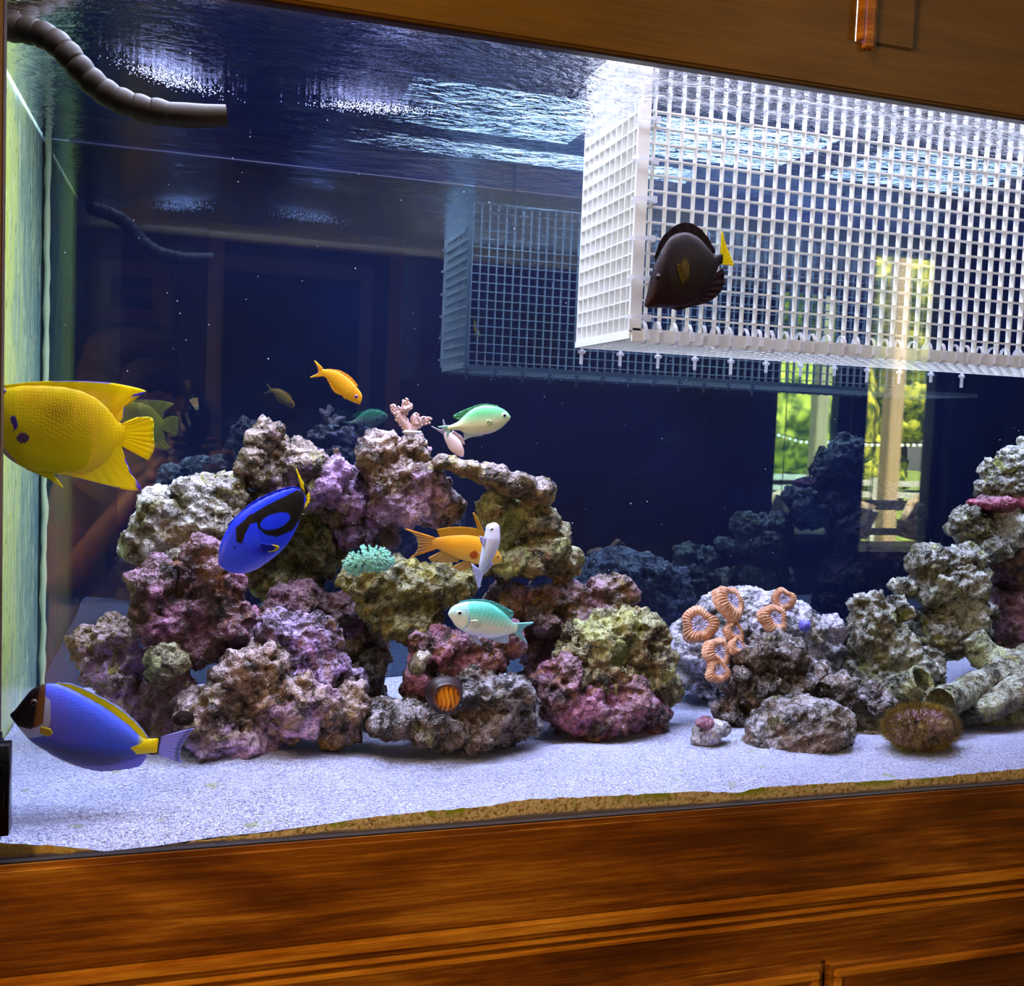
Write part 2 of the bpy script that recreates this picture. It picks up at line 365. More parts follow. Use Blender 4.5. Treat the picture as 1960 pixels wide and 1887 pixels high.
ROCKS = [
 ('peaked purple and tan rock at the top left of the reef', 'tan', .27, [(517, 852, 28, 36), (497, 900, 44, 42), (565, 888, 58, 42), (612, 925, 55, 48), (648, 960, 38, 40), (540, 930, 55, 30)], dict(spikes=[(645, 895, 641, 853, 16, 2), (478, 905, 453, 878, 14, 2), (515, 830, 513, 809, 16, 8)])),
 ('pale knobbly rock overhanging on the left below the peak', 'pale', .27, [(375, 950, 42, 34), (440, 950, 44, 34), (318, 1000, 62, 52), (282, 1035, 48, 48), (400, 1000, 80, 55), (350, 1060, 60, 50), (490, 965, 34, 26)], {}),
 ('broad pinkish tan rock at the top centre of the reef', 'pinktan', .26, [(728, 872, 36, 36), (785, 868, 40, 30), (765, 925, 72, 55), (830, 960, 44, 46), (800, 975, 60, 36), (735, 960, 30, 40)], {}),
 ('narrow purple rock column between the two top rocks', 'purple', .28, [(695, 925, 20, 42), (708, 975, 22, 40), (728, 1025, 30, 36), (668, 1010, 28, 34)], {}),
 ('flat tan rock slab leaning to the right on top', 'slab', .23, [(855, 884, 32, 18), (893, 896, 42, 22), (940, 908, 46, 26), (985, 926, 46, 28), (1026, 942, 32, 26)], dict(rough=.55, depth=1.4, sc=.86)),
 ('green topped tan rock at the right shoulder of the reef', 'green', .25, [(955, 978, 38, 30), (1010, 1000, 52, 42), (1030, 1052, 56, 50), (968, 1060, 46, 46), (1068, 1078, 32, 30)], {}),
 ('olive algae covered rock in the middle of the reef', 'olive', .22, [(700, 1108, 52, 40), (765, 1125, 72, 52), (835, 1120, 58, 46), (785, 1185, 60, 46), (880, 1110, 30, 36), (730, 1165, 50, 40)], dict(rough=.8)),
 ('maroon rock with a red brown face on the left', 'maroon', .20, [(382, 1062, 36, 30), (405, 1120, 62, 62), (300, 1125, 52, 46), (340, 1185, 86, 62), (430, 1195, 58, 60), (400, 1240, 56, 36)], {}),
 ('dark olive rock behind the blue and black fish', 'olive', .31, [(590, 1050, 66, 66), (545, 1100, 66, 56), (620, 1000, 28, 50), (500, 1060, 60, 60)], {}),
 ('low tan rock at the far left end', 'tan', .24, [(165, 1238, 40, 36), (215, 1222, 44, 42), (235, 1275, 52, 50), (195, 1275, 40, 30)], {}),
 ('small brown rock wedged at the left end foot', 'pinktan', .22, [(222, 1325, 38, 48), (250, 1360, 48, 40), (200, 1300, 26, 24)], {}),
 ('violet topped rock at the lower middle left', 'purple', .18, [(548, 1228, 64, 46), (605, 1215, 46, 34), (595, 1275, 74, 48), (655, 1310, 40, 34)], {}),
 ('large grey purple rock resting on the front sand', 'pinktan', .16, [(490, 1300, 64, 62), (560, 1345, 90, 56), (645, 1365, 54, 50), (440, 1400, 80, 58), (395, 1370, 60, 56)], {}),
 ('round knob rock with a pale green cap', 'green', .17, [(318, 1258, 42, 30), (312, 1290, 32, 26)], dict(rough=.7)),
 ('brown slumped rock behind the powder blue fish', 'brown', .19, [(330, 1345, 64, 56), (300, 1410, 50, 52), (360, 1420, 44, 40)], {}),
 ('dark brown rock under the middle arch', 'brown', .27, [(690, 1215, 46, 40), (640, 1180, 50, 40), (560, 1160, 60, 40), (712, 1250, 26, 32)], {}),
 ('thin black rock leg standing beside the arch', 'dark', .24, [(705, 1300, 26, 50), (712, 1350, 28, 40)], {}),
 ('reddish brown rock block above the orange brain coral', 'maroon', .18, [(845, 1240, 66, 34), (900, 1255, 72, 40), (950, 1220, 44, 44), (800, 1290, 30, 44)], dict(rough=1.1)),
 ('black shiny rock pile at the centre front', 'dark', .155, [(760, 1378, 66, 26), (840, 1375, 70, 44), (905, 1330, 74, 44), (965, 1330, 46, 40), (930, 1385, 66, 46), (990, 1365, 28, 30)], dict(rough=1.25)),
 ('small brown rock under the green topped shoulder', 'brown', .27, [(965, 1145, 44, 36), (1015, 1150, 36, 30), (940, 1180, 34, 28)], {}),
 ('twin peaked brown rock on the right side', 'brown', .25, [(1085, 1150, 56, 36), (1168, 1140, 42, 42), (1130, 1180, 70, 40), (1040, 1185, 40, 36)], dict(spikes=[(1165, 1130, 1166, 1100, 26, 10)])),
 ('tall pitted rock with lichen green ridges on the right side', 'green', .21, [(1130, 1235, 70, 50), (1195, 1225, 56, 52), (1245, 1215, 28, 30), (1160, 1290, 84, 56), (1240, 1275, 36, 60), (1255, 1320, 34, 36)], dict(rough=1.2)),
 ('dark purple rock foot resting on the sand right of the arch', 'maroon', .19, [(1065, 1325, 44, 60), (1125, 1350, 72, 54), (1190, 1350, 62, 52), (1236, 1372, 28, 32)], {}),
 ('maroon rock in shadow behind the lower green fish', 'maroon', .27, [(1050, 1240, 56, 50), (1010, 1210, 44, 40), (1040, 1290, 40, 34)], {}),
 ('white crusted mound carrying the orange corals', 'white', .31, [(1430, 1190, 98, 62), (1350, 1235, 66, 66), (1510, 1205, 56, 58), (1400, 1290, 90, 52), (1480, 1260, 80, 60), (1550, 1250, 44, 52), (1330, 1280, 48, 40)], dict(rough=.7)),
 ('pale fan shaped rock at the right of the coral mound', 'white', .30, [(1583, 1212, 28, 28), (1578, 1255, 34, 34), (1560, 1290, 36, 32)], {}),
 ('dark grey spiky rock in front of the coral mound', 'dark', .20, [(1478, 1262, 56, 40), (1450, 1315, 56, 46), (1520, 1305, 54, 50), (1395, 1362, 30, 28), (1440, 1372, 40, 34)], dict(rough=1.3)),
 ('rounded honeycomb rock at the front with a pale foot', 'dark', .12, [(1535, 1395, 80, 58), (1458, 1415, 34, 36), (1520, 1425, 76, 34)], dict(rough=.7, sc=1.06)),
 ('dark knobbly rubble rock beside the honeycomb rock', 'dark', .16, [(1636, 1345, 54, 34), (1672, 1402, 66, 42), (1725, 1380, 28, 22), (1600, 1330, 30, 24)], dict(rough=1.3)),
 ('small white rubble stone alone on the sand', 'white', .13, [(1355, 1402, 26, 22), (1345, 1415, 22, 15), (1378, 1398, 17, 14)], dict(rough=.35, voxel=.002)),
 ('tiny maroon stone lying on the white rubble stone', 'maroon', .125, [(1350, 1384, 20, 11)], dict(rough=.3, voxel=.002)),
 ('lower right rock with a lime green cap', 'greygreen', .26, [(1665, 1152, 28, 20), (1668, 1185, 32, 44), (1690, 1235, 54, 46), (1672, 1285, 46, 42), (1740, 1285, 56, 46), (1715, 1165, 24, 20)], {}),
 ('tall white capped rock column on the right', 'greygreen', .28, [(1785, 1078, 44, 26), (1845, 1072, 38, 26), (1812, 1120, 56, 44), (1835, 1180, 42, 56), (1800, 1210, 54, 46), (1725, 1122, 28, 16), (1870, 1095, 18, 26)], {}),
 ('grey rock neck below the crimson slab', 'greygreen', .31, [(1855, 1005, 32, 34), (1880, 1040, 40, 34), (1930, 1010, 44, 48)], {}),
 ('brown rock tower at the right edge of the picture', 'brown', .33, [(1945, 1070, 54, 62), (1920, 1180, 56, 60), (1975, 1140, 56, 100), (1900, 1240, 50, 34), (2010, 1050, 60, 90)], {}),
 ('small yellowish pitted stone beside the orange brain coral', 'pale', .165, [(803, 1268, 15, 22), (796, 1282, 12, 14)], dict(rough=.4, voxel=.002)),
 ('crimson flat slab near the right edge', 'crimson', .30, [(1900, 963, 46, 15), (1955, 962, 46, 17), (1998, 960, 34, 18)], dict(rough=.5)),
 ('topmost pale grey rock at the right edge', 'greygreen', .31, [(1905, 925, 26, 22), (1932, 905, 40, 36), (1970, 890, 46, 44), (1925, 935, 44, 20), (1985, 930, 40, 24)], dict(rough=1.1)),
]
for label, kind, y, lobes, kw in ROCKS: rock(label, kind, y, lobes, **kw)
# hollow grey-green branch rock at lower right
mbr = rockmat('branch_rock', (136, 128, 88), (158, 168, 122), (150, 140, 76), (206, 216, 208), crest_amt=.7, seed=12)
tb = thing('branching_rock', P(1850, 1400, .17), 'smooth grey green branching rock with hollow round ends', 'rock')
def branch(pts, rads, name, hole=None):
    bm = bmesh.new(); pp = catmull([(a, b, c) for a, b, c in pts], 26); rr = catmull([(r_,) for r_ in rads], 26) if len(rads) > 2 else [(rads[0]+(rads[-1]-rads[0])*i/25,) for i in range(26)]
    W_ = [P(a, b, c) for a, b, c in pp]; tube(bm, W_, [r_[0]*mpp(1850, 1350, .18)[0] for r_ in rr], 20, True)
    if hole:                            # hollow out the first end
        f = min(bm.faces, key=lambda q: (q.calc_center_median()-W_[0]).length)
        r_ = bmesh.ops.inset_region(bm, faces=[f], thickness=rr[0][0]*.0004*.38)
        ex = bmesh.ops.extrude_face_region(bm, geom=[f]); vs_ = [e for e in ex['geom'] if isinstance(e, bmesh.types.BMVert)]
        dv = (W_[6]-W_[0]).normalized()*.022; bmesh.ops.translate(bm, verts=vs_, vec=dv); bmesh.ops.delete(bm, geom=[f], context='FACES')
    recalc(bm); o = attach(smooth(obj(name, bm, mbr)), tb)
    s_ = o.modifiers.new('s', 'SUBSURF'); s_.levels = 1; s_.render_levels = 1
    displace(o, T_big, .012, .5); displace(o, T_fine, .003, .5); return o
branch([(1800, 1345, .10), (1860, 1322, .14), (1930, 1285, .18), (2010, 1245, .22)], [20, 26, 30, 30], 'branch', True)
branch([(1768, 1300, .16), (1720, 1325, .19), (1690, 1345, .21)], [21, 34, 30], 'branch', True)
branch([(1860, 1215, .23), (1890, 1255, .22), (1935, 1275, .20), (1985, 1262, .19)], [22, 28, 30, 26], 'branch')
branch([(1690, 1350, .20), (1760, 1365, .18), (1850, 1372, .17), (1930, 1385, .17), (2010, 1380, .18)], [22, 40, 42, 44, 40], 'branch')
branch([(1830, 1372, .13), (1890, 1352, .12), (1950, 1318, .13), (2010, 1290, .14)], [14, 26, 30, 30], 'branch')
# ------------------------------------------------------------------ egg-crate box
M_crate = mat('white_plastic', (226, 228, 226), .35); g = G(M_crate)
v = g.coord(); n = g.noise(v, 30, 4, .6); g.link(g.ramp(n, [(.4, (228, 230, 226)), (.66, (222, 224, 214)), (.8, (200, 196, 170))]), g.b.inputs['Base Color'])
g.b.inputs['Subsurface Weight'].default_value = 0
M_tie = mat('clear_nylon', (232, 236, 244), .25); G(M_tie).b.inputs['Alpha'].default_value = .55
CY1, CY2 = .115, .262; PIT = .01425
cx0 = P(1209, 630, CY1).x; cz0 = P(1209, 632, CY1).z; cx1 = cx0+PIT*66; cz1 = cz0+PIT*18.6
TH = .0062; BW = .0015
crate = thing('breeding_box', (cx0, CY1, cz0), 'white lattice plastic box hanging from the water surface', 'box')
def cpart(o, par=None):
    root = par or crate
    o.parent = root; o.matrix_parent_inverse = root_inv(root); return o
def root_inv(r):
    M = Matrix.Translation(r.location) if r is crate else Matrix.Translation(crate.location)
    return M.inverted() if r is crate else Matrix.Identity(4)
def panel(name, origin, U, V, Nn, nu, nv):
    """lattice sheet: bars along U and along V, TH deep along Nn"""
    o_, U, V, Nn = Vector(origin), Vector(U), Vector(V), Vector(Nn)
    def barmesh(L, A, Bd):
        bm = bmesh.new(); w = BW/2
        cs = [(-w, 0), (w, 0), (w*.75, TH), (-w*.75, TH)]
        a = [bm.verts.new(Bd*p + Nn*q) for p, q in cs]; b = [bm.verts.new(A*L + Bd*p + Nn*q) for p, q in cs]
        for k in range(4): bm.faces.new((a[k], a[(k+1) % 4], b[(k+1) % 4], b[k]))
        bm.faces.new(a[::-1]); bm.faces.new(b); recalc(bm)
        m = bpy.data.meshes.new('lattice_bar'); bm.to_mesh(m); bm.free(); m.materials.append(M_crate); return m
    bm = bmesh.new(); w = BW*.8                     # rim of the sheet
    for s0, A, L, Bd in ((o_, U, nu*PIT, V), (o_+V*nv*PIT, U, nu*PIT, V), (o_, V, nv*PIT, U), (o_+U*nu*PIT, V, nv*PIT, U)):
        vs_ = [s0 + A*(L*i) + Bd*(w*j) + Nn*(TH*k) - crate.location for i in (0, 1) for j in (-1, 1) for k in (0, 1)]
        q = [bm.verts.new(x) for x in vs_]
        for f in ((0, 1, 3, 2), (4, 6, 7, 5), (0, 4, 5, 1), (2, 3, 7, 6), (0, 2, 6, 4), (1, 5, 7, 3)): bm.faces.new([q[i] for i in f])
    p = obj(name, recalc(bm), M_crate); p.parent = crate
    mu = barmesh(nu*PIT, U, V); mv = barmesh(nv*PIT, V, U)
    for j in range(1, nv):
        b = obj('lattice_bar', mu); b.location = o_+V*PIT*j-crate.location; b.parent = p
    for i in range(1, nu):
        b = obj('lattice_bar', mv); b.location = o_+U*PIT*i-crate.location; b.parent = p
    return p
nd = int(round((CY2-CY1)/PIT))
panel('front_lattice', (cx0, CY1, cz0), (1, 0, 0), (0, 0, 1), (0, 1, 0), 66, 19)
panel('side_lattice', (cx0, CY1+.002, cz0), (0, 1, 0), (0, 0, 1), (1, 0, 0), nd, 19)
panel('bottom_lattice', (cx0, CY1+.002, cz0-.001), (1, 0, 0), (0, 1, 0), (0, 0, -1), 66, nd)
bm = bmesh.new()                        # corner strip of the side panel facing the glass
box(bm, (-.003, -.002, 0), (.0085, .0005, 19*PIT)); cs_ = obj('corner_strip', bm, M_crate); cs_.parent = crate
bm = bmesh.new(); box(bm, (0, -.002, -.010), (66*PIT, .0005, .002)); bs_ = obj('bottom_strip', bm, M_crate); bs_.parent = crate
# cable ties
def tiemesh(vertical):
    bm = bmesh.new(); n = 14; w = .0017; pts = []
    a, b = (.0095, .0100) if vertical else (.0062, .0095)
    rings = []
    for k in range(n):
        t = 2*math.pi*k/n; rings.append([bm.verts.new((x, -math.cos(t)*a*s, math.sin(t)*b*s) if vertical is False else (-math.cos(t)*b*s, math.sin(t)*a*.6*s, x)) for x, s in ((-w, 1), (w, 1), (w, 1.13), (-w, 1.13))])
    for k in range(n):
        A, B = rings[k], rings[(k+1) % n]
        for j in range(4): bm.faces.new((A[j], A[(j+1) % 4], B[(j+1) % 4], B[j]))
    if vertical is False: box(bm, (-.0024, -.009, -.0075), (.0024, -.0055, .001))
    else: box(bm, (.008, -.0035, -.003), (.0135, .003, .003))
    recalc(bm); m = bpy.data.meshes.new('cable_tie'); bm.to_mesh(m); bm.free(); m.materials.append(M_tie); return m
th, tv = tiemesh(False), tiemesh(True)
x = cx0+.012; k = 0
while x < cx1-.01:
    o = obj('cable_tie', th); o.parent = crate; o.location = Vector((x, CY1+.001, cz0-.001))-crate.location
    o.rotation_euler = (random.uniform(-.15, .15), random.uniform(-.12, .12), random.uniform(-.15, .15)); x += PIT*random.choice((1.0, 1.15, 1.2)); k += 1
for q in range(8):
    o = obj('cable_tie', tv); o.parent = crate; zq = cz0+.012+q*PIT*2.5
    o.location = Vector((cx0+.004, CY1-.001, zq))-crate.location
    o.rotation_euler = (0, random.uniform(-.08, .08), 0)
bm = bmesh.new()                        # cut tails of the ties at the far bottom edge
for q in range(12):
    xx = q*PIT*3.1+.004; yy = CY2-CY1-.004; box(bm, (xx, yy-.002, -.020-random.uniform(0, .006)), (xx+.003, yy, -.006)); ball(bm, Vector((xx+.002, yy, -.011)), (.005, .003, .003), 1)
o = obj('cable_tie_tail', bm, M_tie); o.parent = crate; o['kind'] = 'stuff'
# ------------------------------------------------------------------ flow hose at the upper left
M_hose = mat('brown_hose', (40, 28, 10), .6, .3)
hose = thing('flow_hose', P(25, 60, .10), 'dark brown jointed hose bending down at the top left', 'hose')
hp = [P(a, b, y) for a, b, y in ((-10, 52, .14), (30, 55, .13), (75, 63, .12), (112, 84, .115), (142, 118, .11), (172, 152, .11), (212, 184, .11), (262, 205, .11), (312, 216, .11), (350, 220, .11))]
cp = catmull([tuple(p) for p in hp], 14); ru = mpp(200, 150, .11)[0]
for i in range(12):
    A, B = Vector(cp[i]), Vector(cp[i+1]); bm = bmesh.new()
    L = [A+(B-A)*t for t in (-.05, .15, .4, .7, .9, 1.12)]
    r_ = 27*ru; tube(bm, L, [r_*.88, r_*.97, r_*1.03, r_*.99, r_*.92, r_*.88], 18)
    attach(smooth(obj('hose_segment', recalc(bm), M_hose)), hose)
bm = bmesh.new(); NZ = [P(a, b, .11) for a, b in ((318, 217), (352, 221), (395, 222), (434, 221))]
tube(bm, NZ, [23*ru, 26*ru, 24*ru, 22*ru], 20, False); tube(bm, [NZ[3], NZ[2]], [21*ru, 20*ru], 20, False)
for i in range(20): pass
nz = attach(smooth(obj('nozzle', bm, M_hose)), hose)
bm = bmesh.new(); tube(bm, [NZ[2]+Vector((.002, 0, 0)), NZ[2]+Vector((.003, 0, 0))], 20*ru, 20); attach(obj('nozzle_bore', recalc(bm), M_dark), nz); bpy.data.objects['nozzle_bore'].matrix_parent_inverse = Matrix.Identity(4)
bpy.data.objects['nozzle_bore'].parent = nz
# ------------------------------------------------------------------ fish
def fishmat(name, rough=.35, trans=0., bumpscale=0, bstr=.2):
    m = mat(name, rough=rough, spec=.3); g = G(m); a = g.new('ShaderNodeVertexColor'); a.layer_name = 'Col'
    g.link(a.outputs[0], g.b.inputs['Base Color'])
    if bumpscale:
        v = g.coord(); g.link(g.bump(g.vor(v, bumpscale, rnd=.35), bstr, .0006), g.b.inputs['Normal'])
    if trans:
        t = g.new('ShaderNodeBsdfTranslucent'); g.link(a.outputs[0], t.inputs[0]); mx = g.new('ShaderNodeMixShader'); mx.inputs[0].default_value = trans
        g.link(g.b.outputs[0], mx.inputs[1]); g.link(t.outputs[0], mx.inputs[2]); g.link(mx.outputs[0], g.n['Material Output'].inputs['Surface'])
    return m
M_fish = fishmat('fish_skin', .38, 0, 420, .25); M_fin = fishmat('fish_fin', .4, .35)
M_eye_black = mat('pupil_black', (6, 6, 8), .08, .8)
def poly_in(x, y, poly):
    c = False; j = len(poly)-1
    for i in range(len(poly)):
        xi, yi = poly[i]; xj, yj = poly[j]
        if (yi > y) != (yj > y) and x < (xj-xi)*(y-yi)/(yj-yi)+xi: c = not c
        j = i
    return c
def lerp(a, b, t):
    t = max(0, min(1, t)); return tuple(p+(q-p)*t for p, q in zip(a, b))
def fish(name, label, cat, y, stations, thick, colfn, fins, eye, irisc, slope=0., eye_r=5, group=None, gill=None, pcx=None, extra=None, res=(150, 64)):
    pcx = pcx if pcx is not None else sum(s[0] for s in stations)/len(stations)
    cyy = sum(s[1]+s[3] for s in stations)/2/len(stations); u = mpp(pcx, cyy, y)[0]
    Y = lambda px: y + slope*(px-pcx)*u
    root = thing(name, P(pcx, cyy, y), label, cat, group)
    NS, NR = res; st = catmull(stations, NS)
    bm = bmesh.new(); lay = bm.verts.layers.float_color.new('Col'); rings = []
    hm = max(math.hypot(s[0]-s[2], s[1]-s[3])/2 for s in st)*u
    info = []
    for i, s in enumerate(st):
        t = i/(NS-1); w = thick*hm*max(.05, (min(1, t/.34))**.62 * (1 if t < .34 else max(.14, 1-((t-.34)/.66)**1.7*.92)))
        hh_ = math.hypot(s[0]-s[2], s[1]-s[3])/2*u; w = min(w, hh_*1.1+.0006)
        ring = []
        for k in range(NR):
            th_ = 2*math.pi*k/NR; c_, s_ = math.cos(th_), math.sin(th_)
            px = (s[0]+s[2])/2+(s[0]-s[2])/2*c_; py = (s[1]+s[3])/2+(s[1]-s[3])/2*c_
            p = P(px, py, Y(px)); p = p + Vector((0, s_*abs(s_)**.15*w, 0)); q = bm.verts.new(p-root.location)
            # the mapping of colour follows the body, not the lens
            q[lay] = (*s2l(colfn(px, py, t)), 1); ring.append(q)
        rings.append(ring); info.append((s, w))
    for A, B in zip(rings, rings[1:]):
        for k in range(NR): bm.faces.new((A[k], A[(k+1) % NR], B[(k+1) % NR], B[k]))
    bm.faces.new(rings[0][::-1]); bm.faces.new(rings[-1]); recalc(bm)
    o = smooth(obj('body', bm, M_fish, root))
    def width_at(px, py):
        best = min(info, key=lambda q: abs((q[0][0]+q[0][2])/2-px)+.3*abs((q[0][1]+q[0][3])/2-py))
        # project on the station line
        s, w = best; dx, dy = (s[0]-s[2])/2, (s[1]-s[3])/2; L2 = dx*dx+dy*dy or 1
        f = ((px-(s[0]+s[2])/2)*dx+(py-(s[1]+s[3])/2)*dy)/L2; f = max(-.98, min(.98, f)); return w*(1-f*f)**.575
    for fin in fins:
        nm, pairs, cf = fin[:3]; off = fin[3] if len(fin) > 3 else 0
        sides = (1, -1) if off else (0,)
        for sd in sides:
            pr = catmull(pairs, 44); bm = bmesh.new(); lay = bm.verts.layers.float_color.new('Col'); g_ = []
            for i, q in enumerate(pr):
                r_ = []
                for j in range(13):
                    t = j/12; px = q[0]+(q[2]-q[0])*t; py = q[1]+(q[3]-q[1])*t
                    wob = .0005*math.sin(i*1.35)*t
                    yy = (Y(px)-sd*(off_w(px, py, width_at, off) + off*t*.6)) if off else Y(px)
                    v_ = bm.verts.new(P(px, py, yy)+Vector((0, wob, 0))-root.location); v_[lay] = (*s2l(cf(px, py, t, i/43)), 1); r_.append(v_)
                g_.append(r_)
            for a in range(43):
                for b in range(12): bm.faces.new((g_[a][b], g_[a+1][b], g_[a+1][b+1], g_[a][b+1]))
            fo = smooth(obj(nm, bm, M_fin, root)); sm = fo.modifiers.new('s', 'SOLIDIFY'); sm.thickness = .0009; sm.offset = 0
    mi = mat('iris', irisc, .25)
    if eye:
        ws_ = width_at(*eye); q = eye_r*u
        for sd in (-1, 1):
            c0 = P(eye[0], eye[1], Y(eye[0])); c0.y += sd*ws_*.92
            bm = bmesh.new(); ball(bm, c0-root.location, (q, q*.55, q), 3); e = smooth(obj('eye', bm, mi, root))
            bm = bmesh.new(); ball(bm, c0-root.location+Vector((0, sd*q*.30, 0)), (q*.58, q*.36, q*.58), 3); smooth(obj('pupil', bm, M_eye_black, e))
    if gill:
        bm = bmesh.new(); pts = [P(a, b, Y(a))+Vector((0, -width_at(a, b)*1.0, 0))-root.location for a, b in catmull(gill, 14)]
        tube(bm, pts, [.0004+.0005*math.sin(math.pi*i/13) for i in range(14)], 6); gm = obj('gill_cover_edge', recalc(bm), mat('gill_line', extra or (120, 120, 120), .5), root); smooth(gm)
    return root
def off_w(px, py, wf, off): return wf(px, py)+off*.25
const = lambda c: (lambda *a: c)
# powder blue tang
def c_pb(px, py, t):
    bl = lerp((56, 92, 244), (76, 104, 244), (px-90)/160)
    # belly side darker grey blue
    ln = 1395+(px-60)*.18
    c = lerp(bl, (74, 74, 122), (py-ln)/26)
    if poly_in(px, py, [(0, 1300), (88, 1300), (89, 1335), (88, 1350), (86, 1378), (74, 1386), (60, 1391), (36, 1388), (24, 1376), (8, 1380)]): c = (24, 10, 14)
    elif poly_in(px, py, [(88, 1328), (100, 1336), (100, 1372), (95, 1392), (88, 1402), (60, 1410), (46, 1408), (30, 1384), (60, 1391), (86, 1378)]): c = lerp((236, 210, 214), (170, 196, 240), (px-50)/30)
    if px > 262: c = lerp(c, (236, 214, 30), (px-262)/14)
    if poly_in(px, py, [(250, 1428), (285, 1414), (310, 1408), (310, 1445), (262, 1442)]): c = (244, 220, 24)
    return c
fish('powder_blue_tang', 'powder blue fish with black face and yellow back fin, lowest left', 'fish', .055,
 [(20, 1366, 20, 1371), (30, 1357, 32, 1387), (44, 1339, 44, 1402), (62, 1319, 62, 1421), (84, 1309, 88, 1437), (116, 1310, 118, 1453), (150, 1325, 148, 1462), (185, 1344, 182, 1465), (216, 1364, 214, 1462), (246, 1387, 244, 1452), (270, 1409, 268, 1444), (290, 1414, 288, 1441), (304, 1411, 300, 1441)], .36, c_pb,
 [('dorsal_fin', [(104, 1314, 110, 1306), (135, 1325, 138, 1309), (170, 1342, 176, 1325), (205, 1362, 215, 1346), (235, 1385, 247, 1369), (260, 1406, 270, 1392), (274, 1418, 287, 1417)], lambda px, py, t, s: (150, 170, 230) if t > .9 else (255, 240, 0)),
  ('anal_fin', [(132, 1455, 136, 1462), (165, 1460, 165, 1471), (200, 1460, 197, 1476), (235, 1452, 240, 1472), (262, 1444, 268, 1465), (274, 1440, 281, 1447)], lambda px, py, t, s: lerp((206, 196, 236), (140, 140, 250), s)),
  ('tail_fin', [(300, 1411, 373, 1391), (300, 1418, 360, 1408), (299, 1425, 351, 1421), (298, 1432, 345, 1440), (297, 1442, 346, 1459)], lambda px, py, t, s: (26, 22, 34) if t < .10 or (t > .12 and (s < .03)) else ((110, 120, 200) if .78 < t < .93 else (158, 160, 250))),
  ('pelvic_fin', [(94, 1438, 94, 1442), (112, 1446, 120, 1455), (126, 1452, 141, 1463)], const((228, 214, 214))),
  ('pectoral_fin', [(78, 1391, 97, 1396), (77, 1396, 100, 1404), (78, 1402, 92, 1409)], const((224, 200, 44)), .004)],
 (67.5, 1341), (92, 66, 58), eye_r=7.5, res=(280, 120))
# blue tang
HEX = [(452, 1036), (451, 1010), (475, 986), (522, 960), (570, 937), (582, 945), (581, 985), (560, 1014), (530, 1026), (508, 1022), (494, 1010), (490, 998), (478, 1002), (468, 1022), (462, 1038)]
def c_bt(px, py, t):
    c = lerp((22, 52, 238), (60, 84, 250), (py-px*.1-960)/80)
    # pale belly: lavender reflected light painted in
    d = ((px-427)*(.56)+(py-1085)*.83)
    dd = (px-500)*.5+(py-1060)*.87
    c = lerp(c, (140, 144, 246), (dd-2)/22)
    c = lerp(c, (16, 30, 205), 1-math.hypot((px-500)/34, (py-1052)/14)) if math.hypot((px-500)/34, (py-1052)/14) < 1 else c
    if poly_in(px, py, HEX):
        a = math.radians(-18); ex, ey = px-526, py-996; rx = ex*math.cos(a)+ey*math.sin(a); ry = -ex*math.sin(a)+ey*math.cos(a)
        if math.hypot(rx/30, ry/14) > 1: c = (22, 18, 14)
    if px > 574 and py < 950: c = (20, 24, 60)
    return c
fish('blue_tang', 'royal blue fish with a black palette mark and yellow tail', 'fish', .12,
 [(417, 1078, 421, 1083), (420, 1048, 438, 1094), (430, 1022, 462, 1098), (446, 996, 486, 1092), (466, 977, 508, 1079), (490, 961, 530, 1062), (516, 948, 548, 1044), (543, 938, 563, 1020), (562, 934, 575, 993), (576, 937, 583, 968), (583, 946, 586, 958)], .34, c_bt,
 [('tail_fin', [(578, 938, 567, 897), (583, 944, 577, 918), (586, 950, 592, 944), (586, 957, 592, 960), (583, 962, 583, 973)], lambda px, py, t, s: (16, 16, 28) if (.36 < s < .55 or t < .12) else (250, 228, 30)),
  ('dorsal_fin', [(440, 1008, 436, 1004), (480, 972, 476, 966), (520, 950, 516, 944), (555, 938, 552, 932), (575, 940, 572, 932)], const((16, 40, 200))),
  ('pectoral_fin', [(498, 1040, 526, 1044), (500, 1046, 534, 1046), (502, 1052, 530, 1053), (500, 1056, 516, 1056)], lambda px, py, t, s: (246, 226, 40) if t > .75 else (14, 24, 190), .004)],
 (449, 1046), (20, 26, 120), eye_r=4, slope=.15, res=(280, 130))
# yellow angelfish
def c_an(px, py, t):
    c = lerp((255, 226, 0), (236, 226, 14), (py-800)/110)
    c = lerp(c, (250, 196, 6), 1-math.hypot((px-60)/50, (py-760)/40)) if math.hypot((px-60)/50, (py-760)/40) < 1 else c
    a = (px*.95+py*.62)/4.3; b = (px*.62-py*.95)/4.3
    dd = math.hypot((px-125)/75, (py-800)/58)
    if dd < 1.25 or (px > 90 and py < 880 and px < 215 and py > 770):
        k = (math.sin(a*math.pi)*math.sin(b*math.pi)); amt = max(.0, min(1, 1.35-dd))
        core = max(0, 1-math.hypot((px-112)/40, (py-786)/28))
        c = lerp(c, (134, 86, 20), min(1, amt*.55+core*.6)*(.5+.5*k))
    if math.hypot((px-47)/12, (py-838)/10) < 1: c = (96, 62, 110)
    if poly_in(px, py, [(22, 798), (33, 796), (38, 812), (37, 818), (30, 824), (28, 830), (30, 817), (25, 809)]): c = (76, 50, 160)
    if poly_in(px, py, [(-10, 851), (10, 856), (40, 893), (20, 900), (-20, 880)]): c = (200, 176, 150)
    return c
yel = (255, 238, 4)
